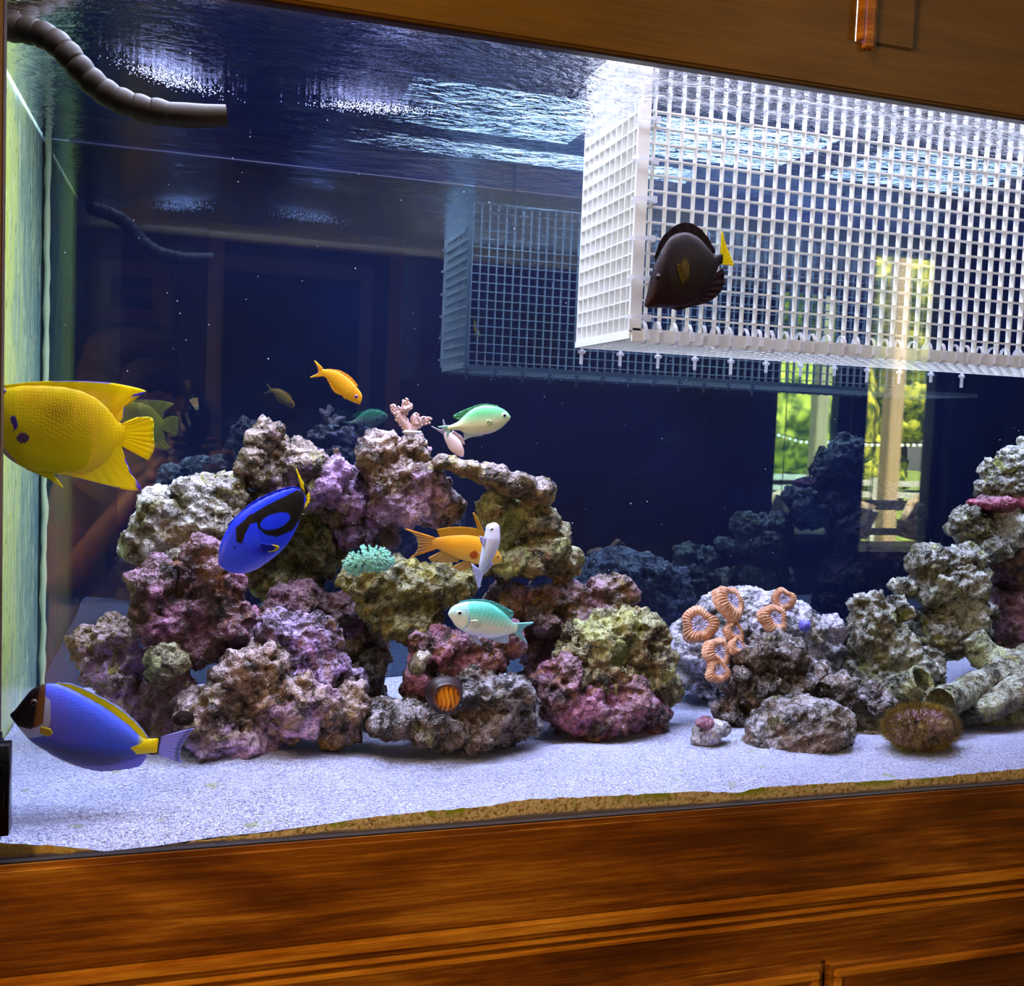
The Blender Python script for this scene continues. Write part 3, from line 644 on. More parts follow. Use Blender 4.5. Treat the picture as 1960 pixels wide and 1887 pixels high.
fish('yellow_angelfish', 'large yellow angelfish partly cut off by the left edge', 'fish', .05,
 [(-52, 826, -52, 832), (-40, 800, -36, 848), (-15, 765, -5, 858), (10, 744, 20, 880), (45, 738, 55, 899), (85, 738, 92, 906), (125, 741, 128, 908), (160, 750, 160, 907), (190, 766, 188, 896), (212, 788, 210, 874), (228, 808, 226, 852), (240, 812, 238, 850)], .26, c_an,
 [('dorsal_fin', [(5, 748, 8, 737), (60, 746, 60, 731), (120, 752, 125, 729), (165, 772, 180, 730), (195, 788, 228, 735), (208, 797, 279, 748), (216, 802, 254, 756), (222, 807, 240, 775), (226, 811, 236, 798)], lambda px, py, t, s: (60, 44, 240) if (t > .84 and s > .80) or (t > .95 and .3 < s < .62) else lerp((248, 214, 4), yel, t)),
  ('anal_fin', [(232, 846, 234, 866), (226, 852, 243, 888), (218, 858, 252, 908), (208, 868, 269, 936), (196, 874, 240, 937), (175, 882, 204, 930), (140, 890, 160, 918), (105, 894, 118, 909)], lambda px, py, t, s: (60, 44, 240) if (t > .84 and s < .36) or (t > .95 and s > .5) else lerp((236, 222, 14), (250, 236, 8), t)),
  ('tail_fin', [(232, 811, 262, 799), (234, 820, 292, 801), (235, 830, 294, 832), (234, 840, 295, 860), (230, 852, 284, 881)], lambda px, py, t, s: lerp(yel, (206, 206, 60), (t-.85)*4) if int(s*44) % 4 else (226, 196, 14)),
  ('pelvic_fin', [(52, 896, 50, 898), (70, 898, 90, 915), (84, 900, 120, 933), (98, 902, 104, 912)], const((238, 232, 10)))],
 (4, 753), (70, 40, 90), eye_r=12, slope=.0, res=(300, 150))
# dark tang with yellow tail
def c_dk(px, py, t):
    c = lerp((22, 9, 16), (44, 18, 24), (py-520)/70)
    if math.hypot((px-1303)/9, (py-520)/20) < 1: c = (84, 66, 10)
    return c
fish('dark_sailfin_tang', 'dark maroon disc shaped fish with a yellow tail before the lattice', 'fish', .07,
 [(1233, 584, 1236, 588), (1240, 558, 1246, 590), (1251, 512, 1262, 589), (1266, 475, 1284, 590), (1284, 452, 1305, 588), (1310, 444, 1325, 582), (1334, 452, 1344, 572), (1352, 470, 1358, 556), (1366, 486, 1368, 530), (1376, 487, 1376, 510), (1383, 486, 1382, 505)], .26, c_dk,
 [('dorsal_fin', [(1255, 505, 1253, 491), (1270, 470, 1266, 457), (1290, 452, 1287, 435), (1315, 447, 1313, 425), (1336, 456, 1338, 436), (1352, 472, 1357, 458), (1364, 486, 1370, 484)], const((34, 16, 26))),
  ('anal_fin', [(1362, 530, 1384, 512), (1358, 545, 1386, 538), (1345, 560, 1377, 561), (1330, 572, 1355, 578), (1305, 582, 1322, 587), (1270, 586, 1298, 594)], const((40, 18, 36))),
  ('tail_fin', [(1380, 488, 1382, 443), (1381, 492, 1388, 464), (1382, 497, 1393, 478), (1382, 502, 1399, 493), (1380, 506, 1405, 508)], const((255, 236, 4))),
  ('pectoral_fin', [(1296, 506, 1300, 506), (1296, 512, 1310, 520), (1298, 520, 1308, 545)], const((92, 74, 12)), .003)],
 (1256, 532), (20, 10, 14), eye_r=6)
# small orange anthias
fish('orange_anthias', 'small bright orange fish swimming alone above the reef', 'fish', .16,
 [(690, 772, 689, 774), (693, 757, 679, 771), (683, 741, 664, 764), (667, 724, 650, 753), (649, 712, 638, 740), (636, 708, 630, 729), (622, 707, 620, 721), (615, 706, 613, 718)], .42,
 lambda px, py, t: lerp((252, 150, 26), (250, 190, 40), (py-px*.9+600-760+40)/30),
 [('tail_fin', [(618, 705, 602, 690), (614, 711, 609, 712), (618, 720, 594, 722)], lambda px, py, t, s: lerp((252, 190, 30), (200, 170, 190), (t-.5)*1.5) if .2 < s < .8 else (250, 196, 30)),
  ('dorsal_fin', [(628, 709, 626, 706), (648, 714, 650, 709), (668, 726, 672, 722), (682, 740, 685, 738)], const((252, 190, 60))),
  ('anal_fin', [(632, 727, 626, 727), (640, 740, 640, 750), (652, 752, 655, 757), (655, 756, 661, 764)], const((250, 200, 60)))],
 (681, 759), (150, 90, 190), eye_r=3.6)
# green chromis pair
def chrom(top, low):
    return lambda px, py, t: None
def c_c1(px, py, t):
    k = (py-(790+ (977-px)*.12)); c = lerp((104, 196, 128), (244, 250, 196), (k+6)/18)
    return lerp(c, (232, 226, 246), (k-26)/10)
pair = 'green chromis fish'
fish('green_chromis', 'upper green fish facing right with forked tail', 'fish', .17,
 [(977, 797, 977, 800), (969, 787, 971, 808), (957, 780, 958, 820), (940, 776, 940, 829), (922, 776, 922, 832), (905, 782, 906, 832), (890, 793, 892, 829), (877, 806, 880, 824), (864, 813, 866, 823), (856, 815, 858, 824)], .45, c_c1,
 [('dorsal_fin', [(955, 779, 952, 776), (930, 777, 926, 773), (908, 783, 902, 779), (894, 792, 868, 796), (882, 804, 880, 804)], const((96, 176, 130))),
  ('tail_fin', [(862, 814, 838, 817), (860, 819, 853, 822), (862, 824, 856, 838)], const((168, 212, 190))),
  ('anal_fin', [(925, 830, 924, 834), (905, 831, 900, 837), (893, 828, 888, 842), (882, 824, 893, 828)], const((206, 222, 226))),
  ('pectoral_fin', [(942, 807, 933, 803), (942, 809, 931, 808), (941, 811, 935, 813)], const((232, 246, 200)), .002)],
 (963, 795), (226, 240, 232), eye_r=5.2)
def c_c2(px, py, t):
    k = py-(1168+(px-859)*.17); c = lerp((104, 214, 196) if px > 895 else (160, 222, 236), (240, 250, 226), (k+8)/22)
    if px > 890 and k < 14 and int((px+py*.5)/4.5) % 2: c = lerp(c, (70, 180, 160), .22)
    return lerp(c, (214, 220, 252), (k-26)/14)
fish('green_chromis', 'lower pale teal fish facing left before the dark arch', 'fish', .10,
 [(858, 1173, 858, 1177), (864, 1163, 864, 1186), (875, 1156, 874, 1200), (892, 1151, 892, 1211), (912, 1150, 912, 1217), (935, 1153, 932, 1221), (955, 1164, 950, 1220), (970, 1177, 966, 1216), (982, 1190, 978, 1213), (992, 1195, 988, 1210)], .45, c_c2,
 [('dorsal_fin', [(880, 1154, 880, 1151), (905, 1150, 908, 1147), (935, 1154, 940, 1150), (955, 1165, 968, 1163), (966, 1175, 983, 1172), (974, 1183, 979, 1184)], const((96, 190, 190))),
  ('tail_fin', [(986, 1193, 1022, 1191), (988, 1202, 998, 1208), (984, 1211, 1010, 1232)], const((140, 210, 224))),
  ('anal_fin', [(935, 1219, 938, 1223), (950, 1219, 956, 1230), (965, 1216, 972, 1230), (972, 1213, 974, 1218)], const((190, 214, 246))),
  ('pelvic_fin', [(893, 1209, 897, 1213), (900, 1212, 912, 1230), (908, 1215, 922, 1235), (913, 1216, 916, 1222)], const((206, 218, 250))),
  ('pectoral_fin', [(900, 1188, 914, 1187), (900, 1192, 917, 1196), (901, 1196, 911, 1202)], const((236, 246, 240)), .002)],
 (877, 1171), (220, 240, 244), eye_r=5.6, gill=[(888, 1162), (894, 1176), (892, 1192), (884, 1203)], extra=(150, 190, 200))
# pink fish nose down
fish('pink_anthias', 'small pinkish fish diving nose down above the leaning slab', 'fish', .24,
 [(887, 875, 885, 875), (888, 862, 876, 872), (882, 846, 862, 862), (872, 834, 855, 850), (862, 828, 850, 838), (854, 824, 848, 830)], .5,
 lambda px, py, t: (70, 40, 220) if t < .05 else lerp((226, 190, 170), (206, 184, 190), t),
 [('tail_fin', [(857, 824, 848, 803), (852, 827, 846, 822), (849, 831, 826, 816)], const((190, 178, 190))),
  ('dorsal_fin', [(862, 829, 868, 824), (875, 838, 884, 836), (884, 850, 890, 850)], const((210, 180, 180)))],
 (883, 863), (120, 70, 160), eye_r=2.4)
# large orange male anthias
def c_ma(px, py, t):
    c = lerp((236, 164, 34), (226, 182, 74), (py-1040)/30)
    c = lerp(c, (216, 150, 60), (860-px)/30)
    if math.hypot((px-905)/8, (py-1061)/8) < 1: c = (176, 78, 14)
    return c
fish('orange_anthias', 'large orange fish with a lyre shaped tail amid the reef', 'fish', .18,
 [(961, 1073, 960, 1076), (956, 1058, 950, 1080), (945, 1043, 936, 1082), (925, 1030, 918, 1081), (900, 1024, 898, 1076), (872, 1024, 874, 1068), (850, 1026, 852, 1058), (836, 1029, 838, 1051), (826, 1031, 828, 1049)], .36, c_ma,
 [('tail_fin', [(834, 1029, 776, 1012), (832, 1034, 794, 1024), (831, 1040, 800, 1040), (832, 1046, 797, 1056), (834, 1051, 786, 1067)], lambda px, py, t, s: (226, 150, 40) if s < .12 or s > .9 else lerp((222, 156, 54), (176, 140, 100), t)),
  ('dorsal_fin', [(842, 1028, 836, 1013), (862, 1025, 860, 1009), (890, 1024, 885, 1008), (912, 1026, 908, 1011), (930, 1032, 926, 1016)], const((206, 152, 34))),
  ('dorsal_fin_spike', [(920, 1028, 905, 981), (924, 1029, 909, 984), (928, 1031, 926, 1018)], const((200, 150, 40))),
  ('anal_fin', [(846, 1054, 820, 1068), (858, 1060, 826, 1074), (870, 1066, 850, 1076), (880, 1070, 876, 1076)], const((186, 150, 80))),
  ('pelvic_fin', [(890, 1074, 868, 1084), (900, 1077, 880, 1092), (910, 1079, 896, 1088)], const((200, 156, 90)))],
 (951, 1065), (200, 120, 60), eye_r=3)
# pale fish seen head on
fish('pale_chromis', 'silvery white fish swimming upward in front of the orange one', 'fish', .13,
 [(943, 1000, 949, 1000), (932, 1005, 955, 1006), (929, 1016, 957, 1018), (926, 1032, 957, 1036), (922, 1050, 953, 1050), (919, 1068, 946, 1064), (917, 1080, 938, 1078), (917, 1090, 930, 1088), (918, 1097, 926, 1096)], .75,
 lambda px, py, t: lerp((190, 206, 246), (226, 222, 250), (px-925)/25),
 [('tail_fin', [(917, 1090, 902, 1078), (918, 1094, 914, 1121), (922, 1096, 918, 1122), (926, 1094, 924, 1100)], const((196, 200, 246))),
  ('pectoral_fin', [(930, 1030, 918, 1026), (928, 1036, 920, 1036), (928, 1042, 924, 1044)], const((206, 206, 244)), .002),
  ('anal_fin', [(940, 1072, 944, 1080), (934, 1082, 932, 1094), (930, 1086, 926, 1100)], const((206, 206, 246)))],
 (939, 1012), (206, 214, 240), eye_r=3.8, pcx=938)
# ------------------------------------------------------------------ corals
def coralcol(name, a, b, sc=300, rough=.5, bstr=.5):
    m = mat(name, rough=rough); g = G(m); v = g.coord(); n = g.noise(v, sc, 3, .6)
    g.link(g.ramp(n, [(.4, a), (.62, b)]), g.b.inputs['Base Color']); g.link(g.bump(n, bstr, .002), g.b.inputs['Normal']); return m
M_acan = coralcol('orange_coral_flesh', (176, 118, 84), (214, 172, 142), 200)
M_disc = coralcol('grey_violet_coral_disc', (120, 112, 130), (190, 182, 224), 260)
ACAN = [(1398, 1152, 30, 'orange ribbed coral disc at the crown of the white mound', .225), (1338, 1195, 31, 'orange ribbed coral disc with open mouth on the left of the mound', .225), (1482, 1184, 26, 'orange coral disc with lavender middle on the right of the mound', .235),
        (1406, 1208, 19, 'small deep orange coral in the middle of the mound', .215), (1374, 1248, 26, 'peach coral disc low on the mound', .205), (1375, 1284, 21, 'lowest orange coral beside the dark spiky rock', .195), (1500, 1148, 20, 'orange coral seen edge on at the right crown', .255), (1412, 1236, 17, 'small tan coral between two larger discs', .205)]
for px, py, r, lab, y in ACAN:
    u = mpp(px, py, y)[0]; c0 = P(px, py, y); t = thing('disc_coral', c0, lab, 'coral')
    rm = r*u*1.02; tilt = Matrix.Rotation(math.radians(random.uniform(50, 68)), 4, 'X') @ Matrix.Rotation(random.uniform(-.4, .4), 4, 'Y') @ Matrix.Rotation(random.random()*6, 4, 'Z')
    def disc(r0, r1, nr, prof, ridge, nrid):
        bm = bmesh.new(); rs = []; na = 120
        for j in range(nr):
            q = r0+(r1-r0)*j/(nr-1); ring = []
            for k in range(na):
                a = 2*math.pi*k/na; wob = 1+.10*math.sin(3*a+px)+.06*math.sin(5*a+py)
                h = prof(q)*rm + ridge(q)*rm*(abs(math.sin(a*nrid/2))-.5)
                ring.append(bm.verts.new(tilt @ Vector((math.cos(a)*q*rm*wob, math.sin(a)*q*rm*wob, h))))
            rs.append(ring)
        for A, B in zip(rs, rs[1:]):
            for k in range(na): bm.faces.new((A[k], A[(k+1) % na], B[(k+1) % na], B[k]))
        if r0 < .2: bm.faces.new(rs[0][::-1])
        return recalc(bm)
    smooth(obj('ribbed_rim', disc(.30, 1.0, 20, lambda q: .30*math.sin(math.pi*min(1, max(0, (q-.22)/.86)))-(.5 if q > .97 else 0), lambda q: .13 if .45 < q else .03, 30), M_acan, t))
    smooth(obj('centre_disc', disc(.06, .44, 8, lambda q: .24-.10*(1-q/.44)**2+.02*math.sin(q*50), lambda q: .05, 14), M_disc, t))
# lavender lump
bm = bmesh.new(); ball(bm, Vector((0, 0, 0)), (.007, .006, .007), 3); o = smooth(obj('mushroom_coral', bm, coralcol('violet_coral', (90, 90, 210), (130, 120, 232)))); o.location = P(1540, 1198, .235); displace(o, T_fine, .004)
bm = None; tag(o, 'small violet mushroom coral on the right slope of the white mound', 'coral')
# star polyp mat
c0 = P(703, 1068, .16); t = thing('star_polyp_coral', c0, 'turquoise tufted star polyp patch on the olive rock', 'coral'); u = mpp(703, 1068, .16)[0]
bm = bmesh.new(); ball(bm, Vector((0, 0, -.003)), (34*u, .013, 14*u), 3); ball(bm, Vector((-22*u, 0, -12*u)), (18*u, .008, 9*u), 3); o = smooth(obj('mat', bm, coralcol('polyp_mat', (16, 34, 30), (40, 76, 64)), t))
bm = bmesh.new(); rr = random.Random(3)
for k in range(430):
    a = rr.uniform(0, 6.28); q = math.sqrt(rr.random()); x = math.cos(a)*q*44; z = math.sin(a)*q*20 - (6 if x < -15 else 0) + (x*x*-.002); hgt = math.sqrt(max(0, 1-q*q))
    b0 = Vector((x*u, -.016*hgt-.002, z*u)); d = Vector((x/60+rr.uniform(-.3, .3), -.8, z/26+rr.uniform(0, .5))).normalized()
    tip = b0+d*.0042; tube(bm, [b0, tip], [.0005, .0007], 4, False)
    e1 = d.cross(Vector((0, 0, 1))).normalized(); e2 = d.cross(e1)
    for m_ in range(6):
        an = m_*math.pi/3; w_ = (e1*math.cos(an)+e2*math.sin(an)); s_ = (e1*math.cos(an+1.57)+e2*math.sin(an+1.57))*.0004
        v1 = bm.verts.new(tip-s_); v2 = bm.verts.new(tip+s_); v3 = bm.verts.new(tip+w_*.0015+d*.0012); bm.faces.new((v1, v2, v3))
tag(obj('polyps', bm, mat('turquoise_polyp', (150, 216, 196), .5), t), kind='stuff')
# small branching coral on a white plug
c0 = P(788, 828, .20); u = mpp(788, 815, .20)[0]; t = thing('branching_coral', c0, 'tiny pink branching coral on a white disc base', 'coral')
mc = coralcol('pink_coral_skin', (214, 160, 130), (240, 214, 230), 700, .5, .8)
bm = bmesh.new(); tube(bm, [Vector((0, 0, -2*u)), Vector((0, 0, 0)), Vector((0, 0, 4*u))], [15*u, 19*u, 17*u], 24); smooth(obj('frag_plug', recalc(bm), mat('white_plug', (220, 224, 226), .6), t))
def off2(px, py): return P(px, py, .20)-c0
for k, br in enumerate([[(784, 826, 11), (776, 812, 10), (765, 800, 9), (760, 786, 8)], [(766, 800, 8), (772, 788, 8), (776, 776, 6), (776, 768, 5)], [(762, 792, 6), (755, 786, 5), (752, 778, 4)], [(788, 824, 9), (797, 812, 9), (808, 806, 8), (820, 805, 6)], [(794, 812, 7), (792, 802, 6), (796, 796, 5)], [(772, 784, 6), (782, 780, 5), (784, 776, 4)]]):
    bm = bmesh.new(); cs2 = catmull([(a, b, r_) for a, b, r_ in br], 12); tube(bm, [off2(a, b)+Vector((0, .003*math.sin(k), 0)) for a, b, r_ in cs2], [r_*u*.9 for a, b, r_ in cs2], 12)
    for (a, b, r_) in cs2[3:]:
        for m_ in range(7):
            an = rr.uniform(0, 6.28); ball(bm, off2(a, b)+Vector((math.cos(an)*r_*u*.9, -abs(rr.uniform(0, 1))*r_*u*.7, math.sin(an)*r_*u*.9)), .0013, 1)
    smooth(obj('branch', recalc(bm), mc, t))
# round brain coral with dark rim and yellow heart
c0 = P(850, 1328, .122); u = mpp(850, 1328, .122)[0]; t = thing('brain_coral', c0, 'round dark rimmed coral with a glowing orange yellow heart', 'coral')
bm = bmesh.new(); rs = []; na = 72
for j in range(26):
    q = j/25; ring = []
    for k in range(na):
        a = 2*math.pi*k/na; r_ = q*36*u*(1+.05*math.sin(3*a)); h = .012*math.sqrt(max(0, 1-(q*1.0)**2))*(1) + (.005*math.exp(-((q-.72)/.12)**2))
        if q < .66: h += .0012*math.sin(math.cos(a)*q*26+2*math.sin(math.sin(a)*q*5))
        ring.append(bm.verts.new((math.cos(a)*r_, -h, math.sin(a)*r_)))
    rs.append(ring)
for A, B in zip(rs[1:], rs[2:]):
    for k in range(na): bm.faces.new((A[k], A[(k+1) % na], B[(k+1) % na], B[k]))
bm.faces.new(rs[1][::-1]); recalc(bm)
m = mat('brain_coral_skin', rough=.4); g = G(m); v = g.coord((1, 0, 1)); ln = g.new('ShaderNodeVectorMath', operation='LENGTH'); g.link(v, ln.inputs[0]); n = g.noise(g.coord(), 260, 3)
q = g.math('ADD', g.math('DIVIDE', ln.outputs['Value'], 36*u), g.math('MULTIPLY', g.math('SUBTRACT', n, .5), .3))
g.link(g.ramp(q, [(.0, (240, 170, 10)), (.45, (226, 140, 8)), (.62, (120, 64, 10)), (.74, (40, 18, 18)), (1, (30, 14, 20))]), g.b.inputs['Base Color'])
smooth(obj('coral_head', bm, m, t))
# fuzzy algae ball rock
c0 = on_sand(1800, 1452); c0.y += .03; u = mpp(1800, 1420, c0.y)[0]; t = thing('algae_covered_stone', c0, 'fuzzy olive brown algae covered stone at the lower right on the sand', 'rock')
bm = bmesh.new(); ctr = Vector((0, 0, 34*u)); ball(bm, ctr, (62*u, .026, 32*u), 4); o = smooth(obj('stone', bm, M_rock['brown'], t)); displace(o, T_big, .01)
bm = bmesh.new()
for k in range(5200):
    d = Vector((rr.gauss(0, 1), rr.gauss(0, 1), rr.gauss(.1, 1))).normalized(); p = ctr + Vector((d.x*60*u, d.y*.025, d.z*31*u)); L = rr.uniform(.003, .009)
    dd = (d+Vector((rr.uniform(-.5, .5), rr.uniform(-.4, .4), rr.uniform(-.5, .5)))).normalized(); s_ = dd.cross(Vector((rr.random(), rr.random(), rr.random()))).normalized()*.0004
    a, b, c_ = bm.verts.new(p-s_), bm.verts.new(p+s_), bm.verts.new(p+dd*L+Vector((0, 0, rr.uniform(-.001, .001)))); bm.faces.new((a, b, c_))
tag(obj('algae_hair', bm, coralcol('olive_algae', (92, 74, 16), (150, 126, 44), 60), t), kind='stuff')
# black snail
bm = bmesh.new(); c0 = P(349, 1373, .105); u = mpp(349, 1373, .105)[0]
for k in range(26):
    a = k*.42; q = 1-k/30; ball(bm, Vector((math.cos(a)*7*u*q, -.004-k*.00035, math.sin(a)*6*u*q)), 17*u*q, 2)
o = smooth(obj('turban_snail', bm, mat('black_shell', (16, 10, 10), .8, .1))); o.location = c0
o.scale = (1.0, 1, .82); tag(o, 'black round snail clinging to the rock behind the tail of the powder blue fish', 'snail')
# drifting specks and bubbles
bm = bmesh.new(); rr = random.Random(11)
def speck(p, r): bmesh.ops.create_icosphere(bm, subdivisions=1, radius=r, matrix=Matrix.Translation(p))
for k in range(170):
    speck(P(rr.uniform(105, 1950), rr.uniform(60, 1250), rr.uniform(.03, .42)), rr.uniform(.0003, .0006))
tag(obj('floating_specks', bm, mat('white_speck', (240, 240, 250), .3)), 'fine white specks drifting in the water', 'particles', kind='stuff')
bm = bmesh.new()
def cluster(cx_, cy_, w_, h_, slope_, n_):
    for k in range(n_):
        a, b = rr.gauss(0, .42), rr.gauss(0, .42); px = cx_+a*w_; py = cy_+b*h_*(1-.4*abs(a))+a*w_*slope_
        d = ray(px, py); t_ = (WATER_Z-.002-rr.random()*.006)/d.z if d.z > 0 else 0
        p = CAM+d*t_
        if 0.02 < p.y < TANK_B-.01: speck(p, rr.uniform(.0002, .0006))
cluster(325, 150, 105, 22, .30, 800); cluster(715, 206, 125, 16, .06, 700)
tag(obj('bubble_raft', bm, mat('bubble_white', (226, 228, 255), .15)), 'sparkling patches of fine bubbles under the water surface', 'bubbles', kind='stuff')
# ------------------------------------------------------------------ cabinet around the tank
FY = -.017                              # cabinet face stands proud of the glass
def zf(px, py, y=FY): return P(px, py, y).z
def xf(px, y=FY, py=900): return P(px, py, y).x
CX0, CX1 = -1.0, 1.75
up = thing('upper_cabinet', (.4, FY, TOP_Z), 'stained wooden cabinet front above the tank, coloured as shaded', 'cabinet')
def part(root, name, a, b, m, bev=.001): return attach(boxo(name, a, b, m, None, bev), root)
zr = P(1700, 97, FY).z
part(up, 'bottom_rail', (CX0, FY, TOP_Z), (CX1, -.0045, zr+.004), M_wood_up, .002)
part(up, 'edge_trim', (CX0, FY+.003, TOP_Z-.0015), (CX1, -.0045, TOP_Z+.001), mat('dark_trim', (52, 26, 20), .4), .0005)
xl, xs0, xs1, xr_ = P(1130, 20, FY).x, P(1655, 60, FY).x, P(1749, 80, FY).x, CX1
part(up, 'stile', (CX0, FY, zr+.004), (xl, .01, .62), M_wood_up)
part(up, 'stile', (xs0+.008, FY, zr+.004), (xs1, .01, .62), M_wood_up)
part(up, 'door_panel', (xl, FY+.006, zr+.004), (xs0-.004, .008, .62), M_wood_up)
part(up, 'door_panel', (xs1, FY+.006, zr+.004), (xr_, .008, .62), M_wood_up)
bm = bmesh.new()
for k, (a, w_) in enumerate(((-.004, .0016), (.0015, .0035), (.0075, .0016))):
    box(bm, (xs0+a-w_, FY-.004-(.003 if k == 1 else 0), zr+.004-(.006*k if k < 2 else .006)), (xs0+a+w_, FY+.004, .62), .0008)
attach(obj('fluted_molding', bm, M_wood_hi), up)
part(up, 'hood_top', (CX0, .0, .62), (CX1, .6, .63), M_dark); part(up, 'back_board', (CX0, .53, -.6), (CX1, .54, .62), M_dark)
part(up, 'hood_end', (TX1+.02, .01, TOP_Z), (TX1+.03, .53, .62), M_dark); part(up, 'hood_end', (TX0-.05, .01, TOP_Z), (TX0-.04, .53, .62), M_dark)
low = thing('lower_cabinet', (.4, FY, -.62), 'reddish brown wooden cabinet front below the tank', 'cabinet')
z_m1 = zf(980, 1766); z_m0 = z_m1-.026; z_r = zf(1460, 1837)
part(low, 'top_board', (CX0, FY, z_m1), (CX1, -.0105, BOT_Z-.001), M_wood_low, .004)
for zt, zb, dy, m_ in ((z_m1-.0010, z_m1-.010, -.003, M_wood_hi), (z_m1-.0112, z_m1-.0145, -.001, M_wood_low), (z_m1-.0157, z_m1-.0185, -.0045, M_wood_hi), (z_m1-.0195, z_m1-.0215, -.0015, M_wood_low), (z_m1-.0222, z_m1-.026, -.005, M_wood_hi)):
    part(low, 'molding_strip', (CX0, FY+dy, zb), (CX1, .02, zt), m_, .0009)
part(low, 'rail', (CX0, FY, z_r-.02), (CX1, .02, z_m0-.0008), M_wood_low, .0008)
part(low, 'carcass', (CX0, FY+.006, -1.30), (CX1, .53, BOT_Z-.075), M_dark, 0)
gx = P(1577, 1860, FY-.006).x; zd = z_r-.004
def door(x0, x1):
    f_ = part(low, 'door', (x0, FY-.010, -1.2), (x1, FY-.0005, zd), M_wood_low, .0035)
    bm = bmesh.new(); box(bm, (x0+.006, FY-.0125, zd-.014), (x1-.006, FY-.009, zd-.0065), .0012); q = obj('bevel_molding', bm, M_wood_hi); q.parent = f_
    bm = bmesh.new(); box(bm, (x0+.006, FY-.0125, -1.19), (x0+.014, FY-.009, zd-.0142), .0012); q = obj('bevel_molding', bm, M_wood_hi); q.parent = f_
    bm = bmesh.new(); box(bm, (x1-.014, FY-.0125, -1.19), (x1-.006, FY-.009, zd-.0142), .0012); q = obj('bevel_molding', bm, M_wood_hi); q.parent = f_
door(-.25, gx-.0015); door(gx+.0015, 1.6)
# left stile of the cabinet opening
lx = P(.5, 900, -.017).x
ls = tag(boxo('side_stile', (CX0, -.017, BOT_Z-.001), (lx, -.0055, TOP_Z+.01), mat('brown_stile', (96, 70, 40), .6), None, .0006), 'narrow brown wooden strip at the far left edge of the tank', 'strip')
# black magnet cleaner
mg = thing('magnet_cleaner', P(-10, 1505, -.01), 'black magnetic glass cleaner at the lower left edge', 'cleaner')
a = P(-70, 1405, -.012); b = P(21, 1603, -.012)
bm = bmesh.new(); box(bm, (a.x, -.030, b.z), (b.x, -.0045, a.z), .006); attach(smooth(obj('casing', bm, mat('black_plastic', (14, 12, 12), .25))), mg)
bm = bmesh.new(); box(bm, (a.x+.012, -.034, b.z+.014), (P(8, 1500, -.03).x, -.028, a.z-.014), .0025); attach(smooth(obj('grip', bm, mat('gloss_black', (8, 8, 12), .08, 1.0))), mg)
# ------------------------------------------------------------------ the room behind the camera, mirrored in the pane
RY = -4.6; FZr = -1.35; CZr = 1.4; RD = 4.6
M_wall = mat('room_wall', (120, 108, 100), .8); M_ceil = mat('room_ceiling', (36, 33, 34), .9); M_trim = mat('pale_trim', (226, 206, 186), .6)
def struct(name, a, b, m, par=None):
    o = boxo(name, a, b, m); o['kind'] = 'structure'; return o
struct('floor', (-2.6, RY-.1, FZr-.05), (5.2, 1.0, FZr), wood('floor_wood', [(.3, (60, 34, 18)), (.7, (110, 66, 34))]))
struct('ceiling', (-2.6, RY-.1, CZr), (5.2, 1.0, CZr+.05), M_ceil)
struct('wall_left', (-2.6, RY, FZr), (-2.5, 1.0, CZr), M_wall); struct('wall_right', (5.1, RY, FZr), (5.2, 1.0, CZr), M_wall)
wx0, wx1 = R(1636, 900, RD).x, R(1783, 900, RD).x; wz1 = 1.2; wz0 = R(1700, 1072, RD).z
dx0, dx1 = R(425, 700, RD).x, R(738, 700, RD).x; dzt = R(580, 478, RD).z
struct('wall_rear', (-2.5, RY-.1, FZr), (wx0, RY, CZr), M_wall); struct('wall_rear', (wx1, RY-.1, FZr), (5.1, RY, CZr), M_wall)
struct('wall_rear', (wx0, RY-.1, wz1), (wx1, RY, CZr), M_wall); struct('wall_rear', (wx0, RY-.1, FZr), (wx1, RY, wz0), M_wall)
struct('wall_front', (-2.5, .62, FZr), (CX0, .72, CZr), M_wall); struct('wall_front', (CX0-.05, .62, FZr), (5.1, .72, CZr), M_wall)
struct('wall_front', (CX1, -.01, FZr), (5.1, .62, CZr), M_wall); struct('wall_front', (-2.5, -.01, FZr), (CX0, .62, CZr), M_wall); struct('wall_front', (CX0, -.01, .62), (CX1, .5, CZr), M_wall)
# door casing; the slab inside is painted dark for the unlit hallway
d = boxo('doorway_dark_1', (dx0, RY+.001, FZr), (dx1, RY+.02, dzt), mat('hallway_dark', (14, 18, 26), .5)); d['kind'] = 'structure'
for i, (a, b) in enumerate((((dx0-.075, RY, FZr), (dx0, RY+.04, dzt+.09)), ((dx1, RY, FZr), (dx1+.075, RY+.04, dzt+.09)), ((dx0, RY, dzt), (dx1, RY+.04, dzt+.09)))):
    o = boxo('trim_%d' % (i+1), a, b, M_trim, None, .004); o['kind'] = 'structure'
